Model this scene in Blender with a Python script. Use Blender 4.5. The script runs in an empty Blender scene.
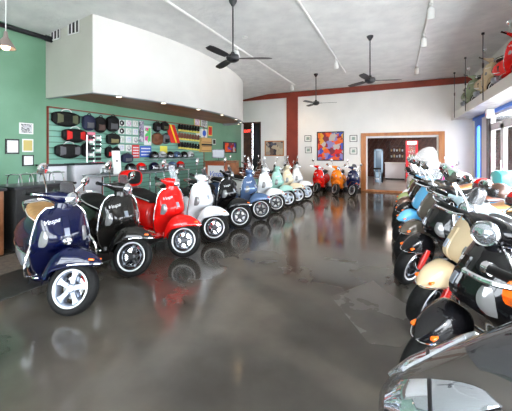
import bpy, bmesh, math, random
from mathutils import Vector, Matrix
random.seed(7)
PI = math.pi
S = bpy.context.scene
COL = S.collection
# ------------------------------------------------------------------ camera
F = 300.0; HY = 152.0; CH = 1.5
YAW = math.radians(25.2)
cam = bpy.data.cameras.new('camera'); camo = bpy.data.objects.new('camera', cam); COL.objects.link(camo)
cam.sensor_width = 36; cam.lens = 36 * F / 512
cam.shift_y = -(205.5 - HY) / 512
cam.clip_start = 0.05
camo.location = (0, 0, CH); camo.rotation_euler = (PI / 2, 0, YAW)
S.camera = camo
# ------------------------------------------------------------------ light
S.view_settings.view_transform = 'Standard'; S.view_settings.look = 'None'
S.view_settings.gamma = 1; S.view_settings.exposure = 0.95
w = bpy.data.worlds.new('daylight'); S.world = w; w.use_nodes = True
wn = w.node_tree.nodes; wl = w.node_tree.links
bg = wn['Background']; bg.inputs['Color'].default_value = (0.86, 0.93, 1.0, 1); bg.inputs['Strength'].default_value = 9.0

def portal(loc, rot, sx, sy):
    l = bpy.data.lights.new('daylight_portal', 'AREA'); l.shape = 'RECTANGLE'; l.size = sx; l.size_y = sy
    l.cycles.is_portal = True
    o = bpy.data.objects.new('daylight_portal', l); COL.objects.link(o); o.location = loc; o.rotation_euler = rot
portal((2.5, 4.9, 1.35), (0, PI / 2, 0), 2.5, 14.2)          # windows along the right wall
portal((-2.0, -3.2, 1.9), (PI / 2, 0, PI), 5.0, 2.0)       # shop front behind the camera
sun = bpy.data.lights.new('sun', 'SUN'); sun.energy = 2.0; sun.angle = 0.02; sun.color = (1, .95, .88)
so = bpy.data.objects.new('sun', sun); COL.objects.link(so); so.rotation_euler = (math.radians(20), math.radians(62), 0)

# ------------------------------------------------------------------ materials
def mat(name, c, rough=.5, metal=0, coat=0, emit=None, es=0, trans=0, spec=.5, alpha=1):
    m = bpy.data.materials.new(name); m.use_nodes = True
    b = m.node_tree.nodes['Principled BSDF']
    b.inputs['Base Color'].default_value = (*c, 1); b.inputs['Roughness'].default_value = rough
    b.inputs['Metallic'].default_value = metal; b.inputs['Coat Weight'].default_value = coat
    b.inputs['Coat Roughness'].default_value = .03
    b.inputs['Specular IOR Level'].default_value = spec
    b.inputs['Transmission Weight'].default_value = trans; b.inputs['Alpha'].default_value = alpha
    if emit: b.inputs['Emission Color'].default_value = (*emit, 1); b.inputs['Emission Strength'].default_value = es
    return m
def noisy(m, c1, c2, scale=3, detail=5, bump=0, bscale=30, r1=None, r2=None, bdist=.01, stretch=None):
    nt = m.node_tree; n = nt.nodes; l = nt.links; b = n['Principled BSDF']
    tc = n.new('ShaderNodeTexCoord'); mp = n.new('ShaderNodeMapping'); l.new(tc.outputs['Object'], mp.inputs[0])
    if stretch: mp.inputs['Scale'].default_value = stretch
    t = n.new('ShaderNodeTexNoise'); t.inputs['Scale'].default_value = scale; t.inputs['Detail'].default_value = detail
    l.new(mp.outputs[0], t.inputs['Vector'])
    r = n.new('ShaderNodeValToRGB'); r.color_ramp.elements[0].position = .35; r.color_ramp.elements[1].position = .68
    r.color_ramp.elements[0].color = (*c1, 1); r.color_ramp.elements[1].color = (*c2, 1)
    l.new(t.outputs['Fac'], r.inputs[0]); l.new(r.outputs[0], b.inputs['Base Color'])
    if r1 is not None:
        mr = n.new('ShaderNodeMapRange'); mr.inputs['From Min'].default_value = .3; mr.inputs['From Max'].default_value = .7
        mr.inputs['To Min'].default_value = r1; mr.inputs['To Max'].default_value = r2
        l.new(t.outputs['Fac'], mr.inputs['Value']); l.new(mr.outputs[0], b.inputs['Roughness'])
    if bump:
        t2 = n.new('ShaderNodeTexNoise'); t2.inputs['Scale'].default_value = bscale; t2.inputs['Detail'].default_value = 3
        l.new(mp.outputs[0], t2.inputs['Vector'])
        bp = n.new('ShaderNodeBump'); bp.inputs['Strength'].default_value = bump; bp.inputs['Distance'].default_value = bdist
        l.new(t2.outputs['Fac'], bp.inputs['Height']); l.new(bp.outputs[0], b.inputs['Normal'])
    return m
M = {}
M['floor'] = noisy(mat('polished_concrete', (.05, .045, .04), .15), (.045, .039, .033), (.10, .088, .072), .9, 9, .10, 2.2, .07, .2)
M['slab'] = noisy(mat('pale_concrete', (.1, .09, .08), .3), (.07, .062, .052), (.13, .115, .1), 2, 8, 0, 1, .2, .35)
M['ceil'] = noisy(mat('ceiling_plaster', (.7, .7, .7), .9), (.72, .72, .72), (.82, .82, .81), 3, 6, .9, 7, bdist=.03)
M['white'] = noisy(mat('white_wall_paint', (.8, .8, .78), .7), (.80, .80, .79), (.85, .85, .84), 1.5)
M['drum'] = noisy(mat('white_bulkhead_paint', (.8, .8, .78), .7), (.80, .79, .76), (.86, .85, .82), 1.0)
M['drumface'] = noisy(mat('grey_bulkhead_end', (.6, .6, .55), .7), (.50, .49, .44), (.56, .55, .5), 1.0)  # bulkhead end face, greyer than the curved side
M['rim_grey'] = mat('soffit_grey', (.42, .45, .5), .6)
M['green'] = noisy(mat('green_wall_paint', (.2, .4, .28), .6), (.14, .30, .19), (.205, .39, .265), .8)
M['slat'] = mat('green_slatwall', (.22, .46, .36), .5)
M['red'] = noisy(mat('red_brown_beam', (.3, .05, .02), .5), (.19, .022, .009), (.27, .035, .015), 2)
M['darkwood'] = noisy(mat('dark_wood', (.05, .02, .015), .35), (.04, .014, .009), (.10, .035, .02), 4, 6, stretch=(1, .15, 1))
M['orangewood'] = noisy(mat('orange_wood', (.6, .25, .06), .4), (.38, .13, .03), (.52, .21, .06), 8, 6, stretch=(1, 1, .2))
M['brownwood'] = noisy(mat('brown_wood', (.3, .12, .06), .4), (.22, .08, .03), (.36, .15, .07), 8, 6)
M['base'] = mat('black_baseboard', (.015, .015, .02), .4)
M['black'] = mat('black_plastic', (.006, .006, .007), .3, spec=.4)
M['matblack'] = mat('matt_black', (.02, .02, .02), .7)
M['rubber'] = noisy(mat('rubber', (.008, .008, .008), .6, spec=.2), (.006, .006, .006), (.012, .012, .012), 40)
M['chrome'] = mat('chrome', (.85, .86, .88), .08, 1)
M['silver'] = mat('silver_alloy', (.42, .46, .54), .3, .7)
M['lip'] = mat('polished_rim_lip', (.85, .86, .88), .3, .3)
M['darkmetal'] = mat('dark_metal', (.06, .06, .065), .35, .7)
M['seatblack'] = noisy(mat('black_vinyl', (.01, .01, .01), .6, spec=.2), (.006, .006, .006), (.014, .014, .014), 60, 3, .2, 200)
M['seattan'] = noisy(mat('tan_leather', (.5, .26, .1), .5), (.42, .22, .08), (.55, .3, .12), 15, 3, .2, 150)
M['seatbrown'] = mat('brown_leather', (.16, .05, .025), .5)
M['amber'] = mat('amber_lens', (1, .16, .01), .2, 0, .5)
M['redlens'] = mat('red_lens', (.7, .01, .01), .15, 0, 1)
M['redspring'] = mat('red_spring', (.75, .02, .01), .3, 0, .5)
M['lens'] = mat('clear_lens', (.28, .28, .28), .15, .3, .6)
M['hglass'] = mat('headlight_glass', (.6, .64, .7), .05, .85, 1)
M['screen'] = mat('smoked_screen', (.05, .05, .055), .08, 0, 1, alpha=.75)
M['clear'] = mat('clear_screen', (.9, .94, 1), .05, 0, .5, alpha=.22)
M['glass'] = mat('window_glass', (1, 1, 1), .0, 0, 0, alpha=.06)
M['mirror'] = mat('mirror_glass', (.9, .9, .92), .02, 1)
M['blueframe'] = mat('blue_window_frame', (.02, .17, .75), .35)
M['darkframe'] = mat('dark_bronze_frame', (.04, .025, .025), .4)
M['whiteframe'] = mat('white_metal_frame', (.75, .74, .76), .4)
M['paper'] = mat('paper', (.85, .85, .83), .6)
M['lamp'] = mat('lamp_glow', (1, .8, .5), .5, emit=(1, .62, .25), es=140)
M['lampw'] = mat('downlight_glow', (1, .9, .8), .5, emit=(1, .85, .65), es=8)
M['laminate'] = mat('white_laminate', (.72, .72, .76), .4)
M['concrete_out'] = mat('outside_pavement', (.6, .58, .55), .8)
def cm(name, c, r=.5): 
    if name not in M: M[name] = mat(name, c, r)
    return M[name]
def paint(name, c, metal=.0, r=.25):
    return mat(name + '_paint', c, r, metal, .8, spec=.12)

# ------------------------------------------------------------------ mesh helpers
def box(bm, x0, x1, y0, y1, z0, z1, mx=None, bev=0):
    r = bmesh.ops.create_cube(bm, size=1)
    vs = r['verts']
    for v in vs:
        v.co = Vector(((x0 + x1) / 2 + v.co.x * (x1 - x0), (y0 + y1) / 2 + v.co.y * (y1 - y0), (z0 + z1) / 2 + v.co.z * (z1 - z0)))
    if bev:
        es = list({e for v in vs for e in v.link_edges})
        g = bmesh.ops.bevel(bm, geom=es, offset=bev, segments=3, affect='EDGES', profile=.5)
        vs = list({v for f in g['faces'] for v in f.verts} | {v for v in vs if v.is_valid})
    if mx: bmesh.ops.transform(bm, matrix=mx, verts=vs)
    return vs
def loft(bm, rings, cap=True, closed=True):
    R = [[bm.verts.new(p) for p in r] for r in rings]
    n = len(R[0])
    for a, b in zip(R, R[1:]):
        for i in range(n if closed else n - 1):
            j = (i + 1) % n
            try: bm.faces.new((a[i], a[j], b[j], b[i]))
            except ValueError: pass
    if cap and closed:
        for r in (R[0], R[-1]):
            try: bm.faces.new(r)
            except ValueError: pass
    return R
def ring(c, w_, h_, n=20, e=.8, ax='x', bot=1.0):
    pts = []
    for i in range(n):
        a = 2 * PI * i / n; ca, sa = math.cos(a), math.sin(a)
        u = w_ * math.copysign(abs(ca) ** e, ca); v = h_ * math.copysign(abs(sa) ** e, sa)
        if v < 0: v *= bot
        pts.append((c[0], c[1] + u, c[2] + v) if ax == 'x' else ((c[0] + u, c[1], c[2] + v) if ax == 'y' else (c[0] + u, c[1] + v, c[2])))
    return pts
def tube(bm, pts, r, n=8, cap=True):
    pts = [Vector(p) for p in pts]; rings = []; up = None
    for i, p in enumerate(pts):
        t = (pts[min(i + 1, len(pts) - 1)] - pts[max(i - 1, 0)]).normalized()
        if up is None: up = t.orthogonal().normalized()
        up = (up - t * up.dot(t)).normalized(); s = t.cross(up)
        rr = r[i] if isinstance(r, (list, tuple)) else r
        rings.append([p + (up * math.cos(2 * PI * k / n) + s * math.sin(2 * PI * k / n)) * rr for k in range(n)])
    loft(bm, rings, cap)
def spline(pts, k=6):
    P = [Vector(p) for p in pts]; out = []
    for i in range(len(P) - 1):
        a = P[max(i - 1, 0)]; b = P[i]; c = P[i + 1]; d = P[min(i + 2, len(P) - 1)]
        for j in range(k):
            t = j / k
            out.append(.5 * ((2 * b) + (c - a) * t + (2 * a - 5 * b + 4 * c - d) * t * t + (3 * b - a - 3 * c + d) * t ** 3))
    return out + [P[-1]]
def lathe(bm, prof, axis_mx, n=24, cap=False):
    """prof: (r, h) list revolved about local z, then transformed"""
    rings = [[axis_mx @ Vector((r * math.cos(2 * PI * k / n), r * math.sin(2 * PI * k / n), h)) for k in range(n)] for r, h in prof]
    loft(bm, rings, cap)
def sphere(bm, c, r, sc=(1, 1, 1), u=14, v=9):
    g = bmesh.ops.create_uvsphere(bm, u_segments=u, v_segments=v, radius=r)
    for x in g['verts']: x.co = Vector((c[0] + x.co.x * sc[0], c[1] + x.co.y * sc[1], c[2] + x.co.z * sc[2]))
def interp(tab, t):
    """smooth table lookup"""
    tab = sorted(tab)
    if t <= tab[0][0]: return tab[0][1]
    for (a, va), (b, vb) in zip(tab, tab[1:]):
        if t <= b:
            k = (t - a) / (b - a); return va + (vb - va) * k
    return tab[-1][1]
def obj(name, bm, m, parent=None, smooth=True, label=None, slots=None, sharp=40):
    bmesh.ops.remove_doubles(bm, verts=bm.verts, dist=1e-5)
    bmesh.ops.recalc_face_normals(bm, faces=bm.faces)
    me = bpy.data.meshes.new(name); 
    if smooth:
        for f in bm.faces: f.smooth = True
        lim = math.radians(sharp)
        for e in bm.edges:
            if len(e.link_faces) == 2 and e.calc_face_angle(0) > lim: e.smooth = False
    bm.to_mesh(me); bm.free()
    for mm in (m if isinstance(m, (list, tuple)) else [m]): me.materials.append(mm)
    o = bpy.data.objects.new(name, me); COL.objects.link(o)
    if parent is not None: o.parent = parent
    if label: o['label'] = label
    return o
def tag(o, label, cat, group=None):
    o['label'] = label; o['category'] = cat
    if group: o['group'] = group
    return o
def thing(name, label, cat, loc=(0, 0, 0), rz=0, group=None):
    o = bpy.data.objects.new(name, None); COL.objects.link(o); o.empty_display_size = .1
    o.location = loc; o.rotation_euler = (0, 0, rz)
    return tag(o, label, cat, group)
def struct(name, bm, m, smooth=False, parent=None):
    o = obj(name, bm, m, parent, smooth)
    if parent is None: o['kind'] = 'structure'
    return o
def B(): return bmesh.new()
def boxobj(name, dims, m, parent=None, bev=0, label=None):
    b = B(); box(b, *dims, bev=bev); return obj(name, b, m, parent, True, label, sharp=30)
def children(o): return [c for c in CH_MAP.get(o.name, [])]
CH_MAP = {}
def copy_tree(o, parent=None, kids=None):
    c = o.copy(); COL.objects.link(c); c.parent = parent
    for ch in list(o.children): copy_tree(ch, c)
    return c
def text_mesh(s, size, ext=.001, shear=0):
    cu = bpy.data.curves.new('t', 'FONT'); cu.body = s; cu.size = size; cu.extrude = ext; cu.shear = shear; cu.align_x = 'CENTER'; cu.align_y = 'CENTER'
    to = bpy.data.objects.new('t', cu); COL.objects.link(to)
    bpy.context.view_layer.update()
    me = bpy.data.meshes.new_from_object(to.evaluated_get(bpy.context.evaluated_depsgraph_get()))
    bm = B(); bm.from_mesh(me); bpy.data.objects.remove(to); bpy.data.meshes.remove(me)
    return bm
# view geometry: a pixel column meets a wall plane
CY, SY = math.cos(YAW), math.sin(YAW)
def dirp(px): u = (px - 256) / F; return u * CY - SY, u * SY + CY
def on_x(px, py, X):
    a, b = dirp(px); d = X / a; return b * d, CH + (HY - py) * d / F
def on_y(px, py, Y):
    a, b = dirp(px); d = Y / b; return a * d, CH + (HY - py) * d / F

LX, RX, BY, FY, CZ = -6.5, 2.3, 12.2, -3.0, 4.05
# ------------------------------------------------------------------ room shell
b = B(); box(b, LX - .1, RX + .1, FY, BY + .2, -.2, 0); struct('floor', b, M['floor'])
# lighter repaired slab in the floor at the foot of the right row
b = B(); 
loft(b, [[(-.62, 3.15, 0.0005), (-.2, 2.5, 0.0005), (.02, 2.55, .0005), (.3, 3.1, .0005), (-.1, 3.5, .0005), (-.25, 3.75, .0005)], [(-.62, 3.15, 0.002), (-.2, 2.5, 0.002), (.02, 2.55, .002), (.3, 3.1, .002), (-.1, 3.5, .002), (-.25, 3.75, .002)]])
sl = struct('floor_patch', b, M['slab'])
b = B()   # ceiling: flat, dropping to the left wall
pr = [(LX - .1, 3.86), (-5.05, CZ), (RX + .1, CZ), (RX + .1, CZ + .2), (-5.05, CZ + .2), (LX - .1, 4.06)]
loft(b, [[(x, FY - .1, z) for x, z in pr], [(x, BY + .2, z) for x, z in pr]])
struct('ceiling', b, M['ceil'])
b = B(); box(b, LX - .15, LX, FY, BY + .2, 0, 4.1); struct('wall_left', b, M['green'])
# back wall with a doorway on the right and a dark opening on the left
DX0, DX1, DZ0, DZ1 = -1.13, 1.36, .06, 2.1
OX0, OX1, OZ = -6.42, -5.5, 2.85
b = B()
box(b, LX, OX0, BY, BY + .18, 0, 4.05); box(b, OX0, OX1, BY, BY + .18, OZ, 4.05); box(b, OX1, DX0, BY, BY + .18, 0, 4.05)
box(b, DX0, DX1, BY, BY + .18, DZ1, 4.05); box(b, DX1, RX + .1, BY, BY + .18, 0, 4.05)
struct('wall_back', b, M['white'])
b = B(); box(b, DX0, DX1, BY, BY + .18, 0, DZ0); struct('trim_1', b, M['orangewood'])
b = B(); box(b, LX, RX, BY - .06, BY, 3.82, 4.04); struct('trim_2', b, M['red'])
b = B(); box(b, -4.27, -3.78, BY - .08, BY, 0, 3.82); struct('trim_3', b, M['red'])
b = B(); box(b, OX1, -4.27, BY - .02, BY, 0, .12); box(b, -3.78, DX0 - .12, BY - .02, BY, 0, .12); box(b, DX1 + .12, RX, BY - .02, BY, 0, .12); struct('baseboard_back', b, M['base'])
b = B()   # orange doorway casing
for d in ((DX0 - .13, DX0 + .05, 0.0, DZ1 + .12), (DX1 - .05, DX1 + .13, 0, DZ1 + .12)): box(b, d[0], d[1], BY - .06, BY + .02, d[2], d[3], bev=.008)
box(b, DX0, DX1, BY - .06, BY + .02, DZ1, DZ1 + .12, bev=.008)
box(b, DX0 - .03, DX1 + .03, BY - .09, BY - .0, 0, .07, bev=.008)
o = struct('door_1', b, M['orangewood'])
b = B(); box(b, DX0, DX0 + .09, BY + .03, BY + .2, .06, DZ1); box(b, DX1 - .09, DX1, BY + .03, BY + .2, .06, DZ1); box(b, DX0 + .09, DX1 - .09, BY + .03, BY + .2, DZ1 - .07, DZ1); struct('trim_10', b, M['white'])
# dark double doors in the left opening
d2 = thing('door_2', '', ''); del d2['label']; del d2['category']; d2['kind'] = 'structure'
boxobj('door_leaf', (OX0, OX0 + .44, BY + .08, BY + .13, 0, OZ), M['darkwood'], d2, .005)
boxobj('door_leaf', (OX0 + .48, OX1, BY + .08, BY + .13, 0, OZ), M['base'], d2, .005)
b = B(); tube(b, [(OX0 + .5, BY + .03, .9), (OX0 + .5, BY + .03, 1.2)], .015); obj('door_handle', b, M['chrome'], d2)
b = B(); box(b, OX0, OX1, BY - .0, BY + .03, OZ - .06, OZ); box(b, OX1 - .05, OX1, BY, BY + .03, 0, OZ); struct('trim_4', b, M['darkwood'])
es = thing('exit_sign', 'small red exit sign glowing over the dark doors at the far left end', 'sign', (-6.2, BY + .06, 2.45))
boxobj('sign_case', (-.17, .17, -.02, .02, -.11, .11), M['base'], es, .005)
t = text_mesh('EXIT', .17); bmesh.ops.transform(t, matrix=Matrix.Translation((0, -.022, 0)) @ Matrix.Rotation(PI / 2, 4, 'X'), verts=t.verts)
obj('lettering', t, mat('exit_glow', (1, .05, .03), emit=(1, .05, .03), es=3), es, False)

# front wall (behind the camera) : mullioned shop window
b = B(); box(b, LX, RX + .1, FY - .15, FY, 0, .9); box(b, LX, RX + .1, FY - .15, FY, 2.9, 4.1); box(b, LX, -4.5, FY - .15, FY, .9, 2.9); box(b, .5, RX + .1, FY - .15, FY, .9, 2.9)
struct('wall_front', b, M['white'])
b = B()
for x in (-4.5, -2.85, -1.2, .43): box(b, x, x + .07, FY - .1, FY - .02, .9, 2.9)
box(b, -4.5, .5, FY - .1, FY - .02, 2.4, 2.48); struct('window_4', b, M['darkframe'])

# right wall : sill, header, piers and windows
b = B(); box(b, RX, RX + .15, FY, BY, 2.62, 4.1); box(b, RX, RX + .15, 11.95, BY, 0, 2.62); box(b, RX, RX + .15, FY, -2.0, 0, 2.62)
struct('wall_right', b, M['white'])
def window(n, y0, y1, z0, z1, frame, th=.07, mull=()):
    b = B()
    box(b, RX + .0, RX + .1, y0, y0 + th, z0, z1); box(b, RX, RX + .1, y1 - th, y1, z0, z1)
    box(b, RX, RX + .1, y0 + th, y1 - th, z0, z0 + th); box(b, RX, RX + .1, y0 + th, y1 - th, z1 - th, z1)
    for m_ in mull: box(b, RX + .01, RX + .09, m_ - th / 2, m_ + th / 2, z0 + th, z1 - th)
    o = struct('window_%d' % n, b, frame)
    b = B(); box(b, RX + .045, RX + .055, y0 + th, y1 - th, z0 + th, z1 - th); obj('window_pane', b, M['glass'], o, False)
    return o
window(1, 10.95, 11.95, .0, 2.62, M['blueframe'], .3)
b = B(); box(b, RX - .02, RX + .12, 10.3, 10.95, 0, 2.62); 
struct('trim_5', B() if False else b, M['whiteframe'])
b = B(); box(b, RX - .05, RX + .12, 10.12, 10.3, 0, 2.62); struct('trim_6', b, M['darkframe'])
b = B(); box(b, RX - .06, RX, -2.0, 11.95, 2.52, 2.66); struct('trim_7', b, M['blueframe'])
# glazed white door
window(2, 8.1, 10.12, 2.2, 2.52, M['whiteframe'], .07)
d3 = thing('door_3', '', ''); del d3['label']; del d3['category']; d3['kind'] = 'structure'
b = B()
for y0, y1 in ((8.1, 9.1), (9.12, 10.12)):
    box(b, RX, RX + .07, y0, y0 + .12, 0, 2.2); box(b, RX, RX + .07, y1 - .12, y1, 0, 2.2); box(b, RX, RX + .07, y0, y1, 0, .25); box(b, RX, RX + .07, y0, y1, 2.08, 2.2)
obj('door_frame', b, M['whiteframe'], d3, False)
b = B(); box(b, RX + .03, RX + .04, 8.2, 10.02, .2, 2.1); obj('door_pane', b, M['glass'], d3, False)
b = B(); tube(b, [(RX - .05, 9.02, .8), (RX - .05, 9.02, 1.3)], .015); obj('door_handle', b, M['chrome'], d3)
window(3, -2.0, 8.1, .0, 2.52, M['whiteframe'], .08, (0, 2, 4, 6))
# pavement outside
b = B(); box(b, RX + .2, 40, -25, 40, -.25, -.05); box(b, -40, RX + .2, -25, FY - .2, -.25, -.05); o = struct('ground', b, M['concrete_out'])

# ------------------------------------------------------------------ bulkhead drum over the counter
DP = spline([(-5.08, 3.72), (-4.72, 4.9), (-4.55, 6.2), (-4.6, 7.6), (-4.85, 9.0), (-5.25, 10.0), (-5.85, 10.6), (LX, 10.8)], 8)
b = B()
top = [(p.x, p.y) for p in DP]
ou = [(LX, 3.72)] + top
inn = []
cen = (-6.5, 7)
for i, (x, y) in enumerate(ou):
    if i == 0: inn.append((LX, 3.8)); continue
    inn.append((x - .17 if x - .17 > LX else LX, min(max(y, 3.8), 10.6)))
Z0, Z1 = 2.6, 4.2
vo0 = [b.verts.new((x, y, Z0)) for x, y in ou]; vo1 = [b.verts.new((x, y, Z1)) for x, y in ou]
vi0 = [b.verts.new((x, y, Z0)) for x, y in inn]; vi1 = [b.verts.new((x, y, Z0 + .07)) for x, y in inn]
n = len(ou)
for i in range(n - 1):
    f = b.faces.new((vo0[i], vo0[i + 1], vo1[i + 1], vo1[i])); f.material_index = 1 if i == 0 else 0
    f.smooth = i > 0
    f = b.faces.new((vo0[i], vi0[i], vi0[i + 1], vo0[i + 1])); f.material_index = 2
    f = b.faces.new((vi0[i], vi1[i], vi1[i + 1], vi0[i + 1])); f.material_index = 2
f = b.faces.new(vi1); f.material_index = 3
me = bpy.data.meshes.new('trim_8'); b.to_mesh(me); b.free()
M['soffitwood'] = noisy(mat('soffit_wood', (.14, .05, .03), .4), (.26, .07, .035), (.38, .11, .06), 4, 5, stretch=(1, .15, 1))
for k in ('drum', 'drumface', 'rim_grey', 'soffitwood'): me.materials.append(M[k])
dr = bpy.data.objects.new('trim_8', me); COL.objects.link(dr); dr['kind'] = 'structure'
for i, k in enumerate((4, 10, 17, 24, 31, 38, 44)):
    x, y = DP[k].x - .09, DP[k].y
    t = thing('downlight', 'recessed downlight in the grey soffit rim, number %s from the camera end' % ['first', 'second', 'third', 'fourth', 'fifth', 'sixth', 'seventh'][i], 'light', (x, y, 2.6), 0, 'downlights under the curved bulkhead')
    t['label'] = 'recessed downlight in the curved soffit rim, ' + ['nearest the camera', 'second from the near corner', 'third from the near corner', 'middle of the seven', 'third from the far end', 'second from the far end', 'farthest from the camera'][i]
    b = B(); lathe(b, [(.045, -.004), (.06, -.012), (.065, 0)], Matrix()); obj('bezel', b, M['chrome'], t)
    b = B(); lathe(b, [(.001, -.006), (.046, -.006)], Matrix()); obj('bulb', b, M['lampw'], t)
for i, (x0, x1, ya, yb) in enumerate(((51.5, 61, 31.5, 40), (69, 80, 23.5, 34))):
    X0, z1 = on_y(x0, ya + 1.5, 3.72); X1, z0 = on_y(x1, yb - 1, 3.72)
    z1 = z0 + .27
    t = thing('air_vent', ['square air vent on the grey bulkhead end, nearer the green wall', 'square air vent on the grey bulkhead end, nearer the corner edge'][i], 'vent', ((X0 + X1) / 2, 3.71, z0), 0, 'air vents on the bulkhead')
    h = (X1 - X0) / 2
    b = B(); box(b, -h, h, -.015, .0, 0, .02); box(b, -h, h, -.015, 0, .25, .27); box(b, -h, -h + .02, -.015, 0, 0, .27); box(b, h - .02, h, -.015, 0, 0, .27); obj('frame', b, M['paper'], t, False)
    boxobj('backing', (-h + .02, h - .02, -.004, .001, .02, .25), M['matblack'], t)
    b = B()
    for k in range(2): xx = -h + (k + 1) * 2 * h / 3; box(b, xx - .012, xx + .012, -.014, -.004, .02, .25)
    obj('grille', b, M['paper'], t, False)
b = B(); tube(b, [(-6.33, -1, 3.62), (-6.3, 3.6, 3.76)], .045, 12); tube(b, [(-6.3, 3.6, 3.76), (-6.3, 3.715, 3.76)], .06, 12); tag(obj('pipe', b, M['base']), 'black pipe running high along the green wall into the bulkhead', 'pipe')

# ------------------------------------------------------------------ ceiling things: tracks, fans, pendant
def track(x, y0, y1, label):
    b = B(); box(b, x - .02, x + .02, y0, y1, CZ - .035, CZ, bev=.004); box(b, x - .012, x + .012, y0 + .01, y1 - .01, CZ - .04, CZ - .034)
    tag(obj('light_track', b, M['paper']), label, 'light track', 'ceiling light tracks')
track(-3.5, 1.0, 10.9, 'long white light track on the ceiling nearest the curved bulkhead')
track(-1.5, 2.5, 9.9, 'long white light track on the ceiling over the aisle, in the middle')
track(.52, 2.5, 10.8, 'white light track on the ceiling nearest the window wall')
def track_lamp(px, py, X, label, tilt=.5, rz=0, z=3.8):
    a, bb = dirp(px); d = X / a; Y = bb * d
    t = thing('track_lamp', label, 'light', (X, Y, CZ - .04), rz, 'track lamps')
    b = B(); tube(b, [(0, 0, 0), (0, 0, -.1)], .012); box(b, -.03, .03, -.06, .06, -.02, 0.0); obj('stem', b, M['paper'], t)
    mx = Matrix.Translation((0, 0, -.16)) @ Matrix.Rotation(tilt, 4, 'X')
    b = B(); lathe(b, [(.001, .1), (.04, .1), (.055, .06), (.065, -.08), (.06, -.08), (.05, -.05)], mx, 18); obj('shade', b, M['paper'], t)
    b = B(); lathe(b, [(.001, -.06), (.03, -.065), (.05, -.05)], mx, 16); obj('bulb', b, M['lamp'], t)
    l = bpy.data.lights.new('lamp_light', 'SPOT'); l.energy = 25; l.color = (1, .75, .48); l.spot_size = 1.6; l.spot_blend = .7; l.shadow_soft_size = .05
    lo = bpy.data.objects.new('lamp_light', l); COL.objects.link(lo); lo.parent = t; lo.matrix_local = mx @ Matrix.Translation((0, 0, -.09))
track_lamp(237, 50, -3.5, 'white track lamp beside the nearest fan, on the track by the bulkhead', .5)
track_lamp(292, 82, -3.5, 'white track lamp at the far end of the track by the bulkhead', .5)
track_lamp(336, 62, -1.5, 'white track lamp on the middle ceiling track', .5)
track_lamp(431, 8, .52, 'large white track lamp at the top edge of the photo, near end of right track', .4)
track_lamp(424, 35, .52, 'small track lamp halfway along the right ceiling track', .5)
track_lamp(417, 68, .52, 'track lamp at the far end of the right ceiling track', .5)
def fan(X, Y, z, a0, label, R=.66):
    t = thing('ceiling_fan', label, 'ceiling fan', (X, Y, z), a0, 'ceiling fans')
    h = CZ - z
    b = B(); lathe(b, [(.001, h), (.07, h), (.065, h - .03), (.02, h - .1), (.001, h - .1)], Matrix(), 18); obj('canopy', b, M['base'], t)
    b = B(); tube(b, [(0, 0, h - .05), (0, 0, .05)], .013); obj('downrod', b, M['darkmetal'], t)
    b = B(); lathe(b, [(.001, .1), (.03, .1), (.04, .06), (.1, .045), (.115, .0), (.1, -.04), (.05, -.07), (.001, -.075)], Matrix(), 24); obj('motor', b, M['base'], t)
    for k in range(3):
        mx = Matrix.Rotation(2 * PI * k / 3, 4, 'Z')
        b = B(); box(b, .08, .2, -.02, .02, -.012, -.004)
        rings = []
        for i in range(9):
            x = .16 + (R - .16) * i / 8; wd = .055 + .02 * math.sin(PI * min(1, i / 8 * .9)); 
            if i == 8: wd = .04
            rings.append([(x, -wd, -.02), (x, wd, .0), (x, wd, .006), (x, -wd, -.013)])
        loft(b, rings); bmesh.ops.transform(b, matrix=mx, verts=b.verts); obj('blade', b, M['base'], t)
fan(-2.5, 4.4, 3.08, math.radians(25), 'black three-blade ceiling fan in front of the curved bulkhead')
fan(-.54, 7.04, 3.08, math.radians(20), 'black ceiling fan on long rod over the middle of the aisle')
fan(-2.4, 9.7, 3.1, math.radians(10), 'small far ceiling fan in front of the red pilaster')
t = thing('pendant_lamp', 'small metal cone pendant lamp hanging by the green wall at top left', 'light', (-4.94, 2.3, 2.98))
b = B(); tube(b, [(0, 0, .17), (0, 0, CZ - 2.98)], .006, 6); obj('cord', b, M['paper'], t)
b = B(); lathe(b, [(.02, .2), (.03, .12), (.05, .09), (.115, -.01), (.12, -.03), (.112, -.03), (.04, .07)], Matrix(), 24); obj('lamp_shade', b, mat('brushed_shade', (.45, .36, .34), .3, .7), t)
b = B(); sphere(b, (0, 0, -.01), .05); obj('bulb', b, mat('pendant_bulb', (1, .8, .6), emit=(1, .7, .4), es=12), t)
b = B(); lathe(b, [(.001, -.03), (.06, -.028), (.065, 0)], Matrix.Translation((-3.05, 5.9, CZ)), 18); tag(obj('smoke_detector', b, M['paper']), 'small round white smoke detector on the ceiling', 'detector')

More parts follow.
